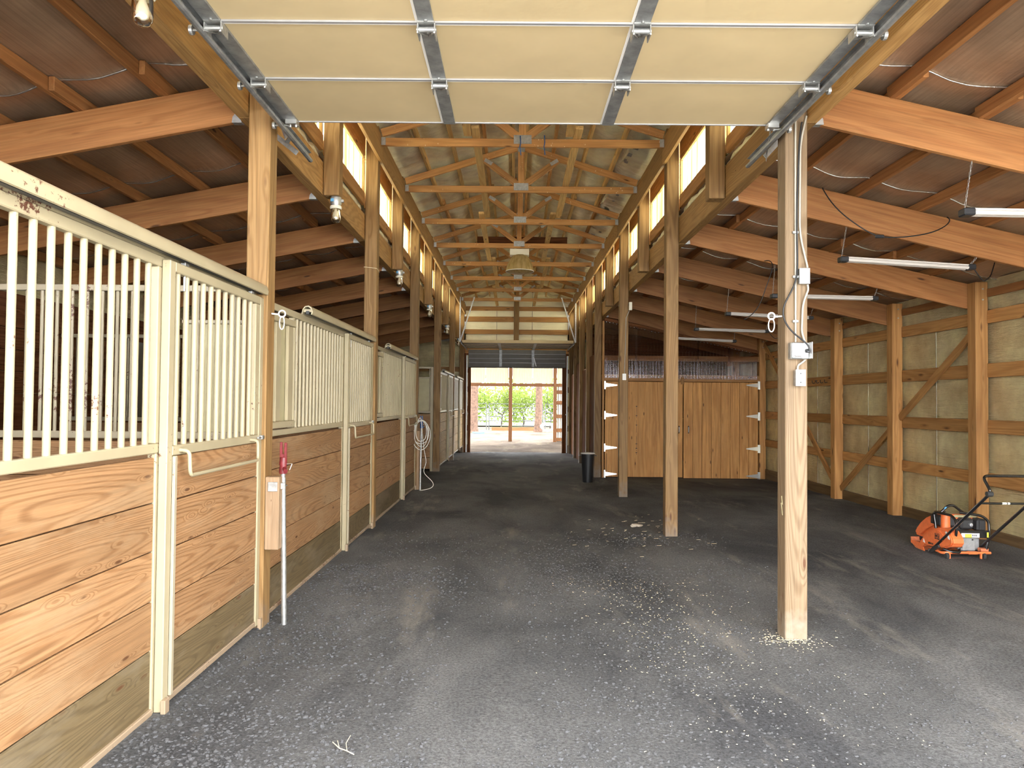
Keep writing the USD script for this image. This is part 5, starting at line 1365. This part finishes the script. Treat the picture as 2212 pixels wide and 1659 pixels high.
def small_tree(x, y, h, label, seed, spread=1.3, n=1500):
    t = thing('yard_tree', label, 'tree', (x, y, zg))
    gg = np.random.default_rng(seed)
    parts, tips = [], []

    def grow(p, d, l, r, depth):
        q = p + d * l
        mid = (p + q) / 2 + gg.standard_normal(3) * l * 0.07
        parts.append(tube(fillet([p, mid, q], l * 0.3, 4), np.linspace(r, r * 0.7, len(fillet([p, mid, q], l * 0.3, 4))), 6))
        tips.append(q)
        if depth == 0:
            return
        for _ in range(2 if depth < 3 else 3):
            nd = d + gg.standard_normal(3) * [0.75, 0.4, 0.45]; nd[2] = abs(nd[2]) * 0.8 + 0.12; nd /= np.linalg.norm(nd)
            grow(q, nd, l * gg.uniform(0.6, 0.85), r * 0.6, depth - 1)
    grow(np.array([x, y, zg - 0.05]), np.array([gg.uniform(-0.1, 0.1), 0, 1.0]), h * 0.3, 0.055, 4)
    obj('trunk', parts[0], 'bark_grey', t, smooth=True)
    obj('branches', cat(*parts[1:]), 'bark_grey', t, smooth=True)
    tips = np.array(tips)
    c = tips[gg.integers(0, len(tips), n)] + gg.standard_normal((n, 3)) * [0.36, 0.36, 0.30]
    obj('foliage', leaves(c, 0.075, gg), 'leaf', t)
    return t


small_tree(-0.75, 44.5, 2.8, 'low spreading leafy tree behind the pipe fence, left of the shelter middle post', 4)
small_tree(0.55, 46.0, 3.0, 'leafy tree behind the pipe fence, between the middle post and the right trunk', 6)
small_tree(2.2, 45.0, 2.9, 'leafy tree behind the pipe fence, right of the slimmer trunk', 9)
small_tree(-2.9, 46.5, 3.0, 'leafy tree behind the thick left trunk', 12)
gg = np.random.default_rng(31)
for k in range(7):
    x = -9 + 3.0 * k
    c = np.array([x, 56.0, 1.6]) + gg.standard_normal((1100, 3)).clip(-1.8, 1.8) * [0.78, 0.6, 0.9]
    c[:, 2] = np.abs(c[:, 2])
    t = thing('far_bush', f'pale green bush far behind the pipe fence, {ORD[k]} from the left', 'bush', (x, 56, zg), group='bushes far behind the fence')
    obj('foliage', leaves(c, 0.17, gg), 'leaf', t)
    obj('stem', cyl((x, 56, zg - 0.1), (x, 56, 1.2), 0.05, 6), 'bark_grey', t)
tag(obj('meadow', grid(lambda U, V: np.stack([-30 + 60 * U, 47 + 50 * V, -0.03 + 0.02 * np.sin(9 * U)], -1), 30, 20), 'grass_far', smooth=True), 'pale green meadow beyond the pipe fence', None, None, 'structure')

FYD = 41.5
def fence_panel(x0, x1, label, gate=False):
    t = thing('fence_panel', label, 'fence panel', (x0, FYD, zg), group='pipe fence panels across the yard')
    for z in (0.16, 0.42, 0.66, 0.90, 1.14, 1.36):
        obj('rail', cyl((x0, FYD, z), (x1, FYD, z), 0.018, 8), 'fence_pipe', t, smooth=40)
    for x in (x0 + 0.02, x1 - 0.02):
        obj('upright', cyl((x, FYD, zg - 0.02), (x, FYD, 1.38), 0.025, 8), 'fence_pipe', t, smooth=40)


fence_panel(-4.6, -1.50, 'grey pipe fence panel at the left of the far yard')
fence_panel(-1.40, 1.64, 'grey pipe fence panel behind the shelter middle post')
fence_panel(1.74, 4.8, 'grey pipe fence panel at the right of the far yard')
tag(beam('log', (-1.2, 40.6, zg + 0.10), (1.25, 40.7, zg + 0.10), 0.16, 0.20, 'wood_outdoor'), 'brown timber sleeper lying on the ground in front of the pipe fence', 'timber')
tag(obj('blue_tray', moved(cat(abox(-0.28, 0.28, -0.15, 0.15, 0, 0.02), abox(-0.28, 0.28, -0.16, -0.14, 0, 0.07), abox(-0.28, 0.28, 0.14, 0.16, 0, 0.07), abox(-0.30, -0.27, -0.16, 0.16, 0, 0.07), abox(0.27, 0.30, -0.16, 0.16, 0, 0.07)), (-1.75, 37.0, zg + 0.0)), 'blue_tape'), 'pale blue tray on the ground by the thick left trunk', 'tray')
hz = [(1.75 + 0.22 * math.cos(a) * (1 + 0.03 * a), 38.2, zg + 0.24 + 0.2 * math.sin(a) + 0.004 * a) for a in np.linspace(0, 25, 120)]
tag(obj('hose_coil', tube([(x + 0.0, y + 0.004 * i, z) for i, (x, y, z) in enumerate(hz)], 0.02, 6), 'hose_white', smooth=True), 'white coiled hose leaning beside the slimmer trunk', 'hose')
